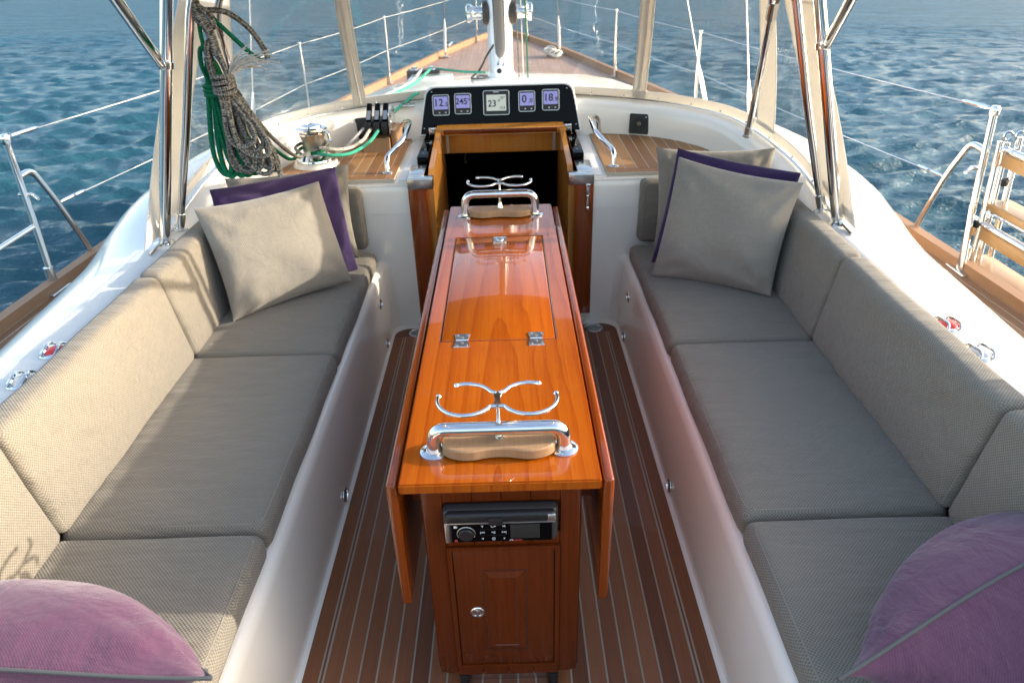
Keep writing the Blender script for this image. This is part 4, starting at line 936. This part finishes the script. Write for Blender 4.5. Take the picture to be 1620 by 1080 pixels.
add('wrap', join(*[tube([(-.950+.034*math.cos(q*.5236), 2.612+.034*math.sin(q*.5236), 1.262+.015*k+.006*math.sin(q*.5+k)) for q in range(12)], .0082, 8, closed=True) for k in range(4)]), 'rope_grey', YR)
add('top_loop', join(tube(loop_((-.962, 2.595, 1.43), (-.948, 2.60, 1.27), .040, 60), .0090, 8, closed=True), tube(loop_((-.972, 2.61, 1.42), (-.955, 2.61, 1.27), .030, 61), .0090, 8, closed=True), tube(spl([(-.985, 2.60, 1.56), (-.975, 2.595, 1.50), (-.955, 2.60, 1.45), (-.95, 2.605, 1.38)], 6), .016, 8), tube(spl([(-1.0, 2.61, 1.54), (-.985, 2.60, 1.49), (-.945, 2.61, 1.47), (-.95, 2.60, 1.51)], 6, closed=True), .012, 8)), 'rope_grey', YR)
add('tail', tube(spl([(-.965, 2.62, 1.52), (-.90, 2.64, 1.51), (-.84, 2.66, 1.455), (-.805, 2.67, 1.385), (-.80, 2.67, 1.355)], 8), .0095, 8), 'rope_grey', YR)
fz = []
for k in range(34):
    a = RNG.normal(size=3); e = A(-.825, 2.66, 1.36)+A(.030*a[0], .02*a[1], .022*a[2]); s0 = A(-.935, 2.62, 1.305)
    fz.append(tube(spl([s0, s0*.6+e*.4+A(0, 0, .018), s0*.25+e*.75+A(0, 0, .014), e], 4), .0022, 5))
add('frayed_end', join(*fz), 'rope_white', YR)
add('lead', tube(spl([(-.905, 2.66, 1.20), (-.872, 2.76, 1.07), (-.855, 2.95, .945), (-.885, 3.19, .878), (-.975, 3.40, .858), (-.972, 3.48, .862), (-.92, 3.545, .868), (-.855, 3.51, .864), (-.838, 3.44, .86), (-.88, 3.39, .852)], 8), .0080, 8), 'rope_grey', YR)
add('loose_end', tube(spl([(-.90, 2.66, 1.0), (-.862, 2.655, .985), (-.835, 2.65, 1.0), (-.83, 2.65, .965), (-.823, 2.65, .945)], 6), [.009]*22+[.012]*3, 8), 'rope_grey', YR)
R1 = add('winch_rope', tube(spl([(-.872, 3.395, .835), (-.80, 3.375, .828), (-.72, 3.43, .822), (-.655, 3.56, .838), (-.628, 3.66, .862), (-.62, 3.70, .872)], 8), .0085, 10), 'rope_mint', label='bright mint green rope curving from the winch to the clutch', cat='rope', group='ropes from winch to clutch')
R2 = add('winch_rope', tube(spl([(-.86, 3.40, .860), (-.79, 3.395, .850), (-.73, 3.45, .842), (-.685, 3.57, .848), (-.668, 3.66, .868), (-.66, 3.70, .876)], 8), .0085, 10), 'rope_fleck', label='brown and white flecked rope running beside the mint one to the clutch', cat='rope', group='ropes from winch to clutch')
R3 = add('winch_rope', tube(spl([(-.815, 3.50, .80), (-.775, 3.56, .815), (-.73, 3.63, .85), (-.70, 3.70, .876)], 8), .0075, 10), 'rope_white', label='pale rope from the winch base to the outer clutch', cat='rope', group='ropes from winch to clutch')
R4 = add('deck_rope', tube(spl([(-.61, 3.86, .880), (-.57, 3.90, .91), (-.515, 3.95, .945), (-.44, 4.03, .985), (-.36, 4.25, .93), (-.30, 5.0, .83)], 8), .0085, 10), 'rope_mint', label='green rope passing from the clutch under the sprayhood towards the mast', cat='rope')

# ------------------------------------------------------------------ mast, rigging and foredeck
MA = thing('mast', (0, 6.15, .70), 'white aluminium mast rising from the coachroof ahead of the panel', 'mast')
def oval(z, a=.100, b=.16, n=28): return [(a*math.cos(2*math.pi*k/n), 6.15+b*math.sin(2*math.pi*k/n), z) for k in range(n)]
add('spar', loft([oval(z) for z in (.66, 1.0, 2, 4, 8, 14)], closed=True), 'white_paint', MA)
add('mast_collar', loft([oval(z, .088+e, .15+e) for z, e in ((.66, .05), (.70, .05), (.72, .035), (.76, .02), (.77, .001))], closed=True), 'gelcoat', MA)
add('sail_track', box((-.012, 5.985, .95), (.012, 6.003, 9)), 'steel', MA)
vg = add('vang', tube([(0, 5.93, .80), (0, 5.86, .855)], .030, 14), 'steel', MA)
add('vang_rod', tube([(0, 5.87, .85), (.0, 5.70, .97)], .019, 14), 'chrome', vg)
add('vang_body', tube([(0, 5.74, .94), (0, 5.70, .965), (0, 5.6, 1.03), (0, 4.2, 2.1)], [.026, .036, .040, .040], 18), 'vang_grey', vg)
add('foot_eye', join(lathe([(.040, 0), (.040, .05), (.032, .06)], 22, (-.012, 5.86, .805), (0, -1, .15))), 'white_paint', MA)
add('foot_eye_hole', lathe([(.019, 0), (.018, .004)], 18, (-.012, 5.80, .8145), (0, -1, .15)), 'black_plastic', MA)
for s in (-1, 1):
    w = add('mast_winch', lathe([(.085, 0), (.09, .02), (.085, .05), (.060, .06)], 26, (s*.078, 6.12, 1.20), (s, 0, 0)), 'black_plastic', MA)
    add('winch_drum', lathe([(.075, .04), (.075, .055), (.050, .065), (.046, .12), (.055, .135), (.068, .15), (.068, .175), (.050, .185)], 26, (s*.078, 6.12, 1.20), (s, 0, 0)), 'chrome', w)
HG = 'halyards down the mast'
for i, (x, y, m, r, lb) in enumerate(((.135, 6.05, 'rope_grey', .006, 'thin grey halyard close to the right side of the mast'), (.205, 6.0, 'rope_green', .007, 'green halyard running down on the right of the mast'), (.172, 6.1, 'rope_white', .005, 'white halyard between the grey and green ones'))):
    add('halyard', tube([(x+.01, y, .72), (x-.01, y, 1.6), (x*.8, y, 5), (x*.6, y+.1, 12)], r, 6), m, label=lb, cat='rope', group=HG)
add('mast_cable', tube(spl([(-.05, 6.02, .98), (-.11, 6.0, .90), (-.17, 5.98, .80), (-.24, 6.0, .735), (-.14, 6.0, .735), (-.12, 6.1, .735), (-.19, 6.1, .735), (-.19, 6.0, .735)], 7), .008, 7), 'black_rubber', label='black cable looping at the left foot of the mast', cat='cable')
og = thing('deck_organiser', (-.62, 6.2, .70), 'black rope organiser on a white plinth left of the mast', 'organiser')
add('plinth', softbox((-.73, 5.75, .66), (-.38, 6.05, .775), .02, (1, 1, 1), 3), 'gelcoat', og)
add('plate', softbox((-.76, 6.02, .72), (-.50, 6.14, .80), .008, (1, 1, 1), 2), 'black_plastic', og)
for x in (-.70, -.56): add('sheave', lathe([(.03, 0), (.02, .012), (.03, .024)], 16, (x, 6.06, .80)), 'steel', og)
for i, (m, lb, dx) in enumerate((('rope_mint', 'green control line stretched over the coachroof to the black organiser', 0), ('rope_white', 'white control line stretched over the coachroof to the black organiser', -.07))):
    add('control_line', tube([(-.62+dx*.6-.10, 4.55, .86), (-.60+dx*.5, 5.3, .83), (-.56+dx, 6.03, .815)], .010, 8), m, label=lb, cat='rope')
add('control_line', tube([(-.52, 6.10, .80), (-.3, 5.98, .79), (-.12, 5.93, .785)], .010, 8), 'rope_mint', label='short green line from the organiser to the mast foot', cat='rope')
def wire(name, pts, r, mat, label, cat, group): return add(name, tube(pts, r, 6), mat, label=label, cat=cat, group=group)
SG = 'stanchions along the deck edge'
def stanchion(s, y, label, h=.61):
    x = s*(HB(y)-.045); z = dz(y); o = thing('stanchion', (x, y, z), label, 'stanchion', SG)
    add('post', tube([(x, y, z+.02), (x-s*.01, y, z+h*.5), (x-s*.012, y, z+h)], [.0135, .0125, .0115], 12), 'chrome', o)
    add('socket', lathe([(.035, 0), (.035, .008), (.019, .014), (.018, .09)], 16, (x, y, z)), 'steel', o)
    add('cap', lathe([(.014, 0), (.016, .006), (.014, .016), (.004, .02)], 12, (x-s*.012, y, z+h-.004)), 'chrome', o); return A(x-s*.012, y, z+h)
TL_ = {-1: [], 1: []}
ORD = {5.98: 'second from the gate', 7.62: 'just abreast of the mast', 10.33: 'at the very bow'}
for s in (-1, 1):
    far = 'left' if s < 0 else 'right'
    for y, w in ((5.98, 'nearest seen through the sprayhood window'), (7.62, 'farther on beside the teak foredeck edge'), (10.33, 'farthest away at the bow')):
        TL_[s].append(stanchion(s, y, f'slim steel stanchion on the {far} rail, {w}'))
# gate frames
for s in (-1, 1):
    far = 'left' if s < 0 else 'right'; x = s*2.04
    gt = thing('gate_frame', (x, 2.95, .36), f'bent stainless gate frame on the {far} side deck', 'gate frame', 'boarding gate frames')
    yb, yt = (2.95, 2.985) if s < 0 else (2.88, 2.97)
    zt = 1.03
    add('post', tube([(x, yb, .37), (x-s*.004, (yb+yt)/2, .70), (x, yt, zt)], .0145, 14), 'chrome', gt)
    add('post_socket', join(lathe([(.045, 0), (.045, .008), (.022, .014), (.020, .11)], 18, (x, yb, .366)), softbox((x-.045, yb-.09, .366), (x+.045, yb+.05, .380), .006, (1, 1, 1), 2)), 'steel', gt)
    add('hoop', tube(fillet([(x, yt-.01, .875), (x, yt+.09, .885), (x-s*.005, 3.16, .72), (x, 3.285, .44), (x, 3.30, .37)], .06, 8), .0135, 14), 'chrome', gt)
    add('hoop_foot', lathe([(.038, 0), (.038, .008), (.018, .014), (.017, .05)], 16, (x, 3.30, .368)), 'steel', gt)
    add('top_fitting', lathe([(.016, 0), (.020, .006), (.020, .03), (.014, .04), (.004, .042)], 16, (x, yt, zt-.015)), 'chrome', gt)
    add('wire_eye', join(lathe([(.008, -.03), (.008, .03)], 10, (x, yt, .80), (1, 0, 0)), tube([(x+.03*s*-1, yt, .80), (x-s*.06, yt-.02, .785)], .007, 8)), 'steel', gt)
    if s < 0: add('lower_bar', tube([(x, yb+.014, .665), (x-.004, 2.4, .655), (x, 1.6, .65)], .011, 10), 'chrome', gt)
    top_pts = [A(x, yt, zt+.012)]+TL_[s]
    for j, nm in enumerate(('upper', 'lower')):
        P = []
        for k, p in enumerate(top_pts):
            q = p.copy()
            if j: q = A(x, 3.17, .70) if k == 0 else A(p[0]+s*.006, p[1], p[2]-.30)
            P.append(q)
        pts = []
        for a, b in zip(P[:-1], P[1:]):
            for t in np.linspace(0, 1, 7)[:-1]: pts.append(a*(1-t)+b*t-A(0, 0, .012*math.sin(math.pi*t)))
        pts.append(P[-1])
        lw = add('lifeline', tube(pts, .0026, 6), 'rope_white' if s < 0 else 'steel', label=f'{nm} lifeline wire along the {far} rail', cat='lifeline', group='lifelines')
        d = (P[1]-P[0])/np.linalg.norm(P[1]-P[0]); add('turnbuckle', tube([P[0]+d*.02, P[0]+d*.05, P[0]+d*.16, P[0]+d*.19], [.006, .009, .009, .004], 8), 'chrome', lw)
# shrouds with turnbuckles
SHR = [(-1, 9.13, (-.05, 6.3, 9), 'far left shroud with a white turnbuckle beyond the mast', .006), (1, 9.10, (.05, 6.3, 9), 'far right shroud with a white turnbuckle beyond the mast', .006),
       (-1, 4.95, (-.10, 6.15, 12), 'near left shroud wire seen through the vinyl window', .005), (1, 4.95, (.10, 6.15, 12), 'near right shroud wire seen through the vinyl window', .006), (1, 5.6, (.10, 6.15, 6), 'thin lower shroud wire right of the starboard window mullion', .004)]
for s, y, tpt, lb, r in SHR:
    x = s*(HB(y)-.10); z = dz(y); b = A(x, y, z); d = A(*tpt)-b; d /= np.linalg.norm(d)
    o = thing('shroud', (x, y, z), lb, 'shroud', 'shrouds')
    add('wire', tube([b+d*.35, b+d*2, A(*tpt)], r, 6), 'steel', o)
    add('turnbuckle', tube([b+d*.05, b+d*.10, b+d*.16, b+d*.34, b+d*.40, b+d*.46], [.010, .016, .017, .017, .011, .006], 10), 'white_paint' if y > 8 else 'chrome', o)
    add('chainplate', join(softbox(b+A(-.05, -.04, 0), b+A(.05, .04, .014), .005, (1, 1, 1), 2), tube([b, b+d*.07], .012, 8)), 'steel', o)
cl = thing('mooring_cleat', (-.62, 9.75, .50), 'chrome mooring cleat on the left bow rail', 'cleat')
cb_ = A(-.66, 9.72, dz(9.7)); add('horn', tube(spl([cb_+A(-.02, -.16, .06), cb_+A(0, -.06, .055), cb_+A(.0, .06, .055), cb_+A(.02, .16, .06)], 4), .016, 10), 'chrome', cl)
add('leg', join(lathe([(.03, 0), (.014, .02), (.014, .055)], 12, cb_+A(0, -.05, 0)), lathe([(.03, 0), (.014, .02), (.014, .055)], 12, cb_+A(0, .05, 0))), 'chrome', cl)
rp = []
for k in range(6):
    c0 = A(.60, 8.95, dz(9)+.02+.012*k); rp.append(tube(spl([c0+A((.06+.03*RNG.random())*math.cos(a)+.03*math.sin(k), .12*math.sin(a), .02*math.sin(2*a+k)) for a in np.linspace(0, 6.28, 9)[:-1]], 3, closed=True), .010, 7, closed=True))
add('mooring_line', join(*rp), 'rope_white', label='small heap of white mooring line on the right foredeck', cat='rope')
st2 = thing('forestay', (0, 10.95, .55), 'forestay wire and drum at the bow behind the mast', 'forestay')
add('wire', tube([(0, 10.95, .6), (0, 9.0, 6), (0, 6.3, 13.5)], .02, 8), 'white_paint', st2)
add('furling_drum', lathe([(.09, 0), (.09, .02), (.05, .03), (.05, .10), (.09, .11), (.09, .13)], 20, (0, 10.92, .72)), 'black_plastic', st2)
# black deck blocks beside the coaming, left and right
for s, y in ((-1, 2.06), (1, 2.05)):
    x = s*1.80; b = thing('deck_block', (x, y, .366), f'black rubber-edged block on the {"left" if s < 0 else "right"} side deck beside the coaming', 'block', 'deck blocks')
    add('cheek', softbox((x-.03, y-.07, .37), (x-.012, y+.07, .47), .009, (1, 1, 1), 3), 'black_plastic', b)
    add('cheek', softbox((x+.012, y-.07, .37), (x+.03, y+.07, .47), .009, (1, 1, 1), 3), 'black_plastic', b)
    add('sheave', lathe([(.045, -.011), (.038, 0), (.045, .011)], 20, (x, y, .42), (1, 0, 0)), 'steel', b)
# folded boarding ladder outside the right gate
LD = thing('boarding_ladder', (2.12, 2.7, .37), 'folded boarding ladder with teak treads beside the right gate', 'ladder')
for x, y, z0, z1 in ((2.075, 2.93, .38, .92), (2.115, 2.945, .38, .91), (2.165, 2.95, .42, .93), (2.02, 2.90, .38, .66), (2.10, 2.20, .38, .92), (2.16, 2.20, .42, .92)):
    u = add('upright', tube([(x, y-.055 if y > 2.5 else y, z0), (x, y-.03 if y > 2.5 else y, (z0+z1)/2), (x, y, z1)], .0135, 12), 'chrome', LD)
for y in (2.95,):
    for x in (2.115, 2.165): add('hook', tube([(x+.018*math.cos(a), y, .935+.018*math.sin(a)) for a in np.linspace(0, 5.6, 12)], .005, 7), 'chrome', LD)
for z, x0 in ((.630, 2.10), (.375, 2.085)):
    add('tread', softbox((x0, 2.20, z), (x0+.115, 2.955, z+.030), .006, (1, 1, 1), 2), 'tread_teak', LD)
    add('tread_bar', tube([(x0+.004, 2.2, z-.006), (x0+.004, 2.95, z-.006)], .008, 8), 'chrome', LD)
for z, x0 in ((.815, 2.105), (.510, 2.075)):
    add('tread', softbox((x0, 2.20, z), (x0+.026, 2.945, z+.052), .005, (1, 1, 1), 2), 'tread_teak', LD)
    add('side_rail', tube([(x0+.004, 2.2, z+.068), (x0+.004, 2.96, z+.068)], .0145, 12), 'chrome', LD)
for x, y, z in ((2.14, 2.935, .745), (2.075, 2.905, .57)): add('rubber_ring', lathe([(.020, -.014), (.024, -.008), (.024, .008), (.020, .014)], 16, (x, y, z)), 'black_rubber', LD)
add('retaining_line', tube(spl([(2.165, 2.94, .84), (2.15, 2.90, .74), (2.14, 2.89, .60), (2.13, 2.9, .45)], 5), .003, 6), 'rope_white', LD)

# unseen canister added on the right rail to shade the near coaming and pillow
LR = thing('shade_canister', (2.03, 1.02, .36), 'white strapped canister added unseen on the right rail to shade the near pillow', 'shade blocker')
add('shell', lathe([(.05, 0), (.17, .008), (.215, .04), (.225, .10), (.222, .44), (.228, .45), (.228, .47), (.222, .48), (.225, .82), (.215, .88), (.17, .912), (.05, .92)], 32, (2.03, .56, 1.0), (0, 1, 0)), 'gelcoat', LR)
for y in (.75, 1.30):
    add('strap', lathe([(.2245, 0), (.2275, .001), (.2275, .034), (.2245, .035)], 32, (2.03, y, 1.0), (0, 1, 0)), 'black_rubber', LR)
    add('cradle_leg', tube(fillet([(1.90, y+.02, .37), (1.86, y+.02, .89), (2.03, y+.02, .765), (2.20, y+.02, .89), (2.13, y+.02, .40)], .05, 5), .0125, 10), 'chrome', LR)

# ------------------------------------------------------------------ trim the yacht on the level sea
bpy.context.view_layer.update()
for o in TOPS: o.matrix_world = TILT @ o.matrix_world
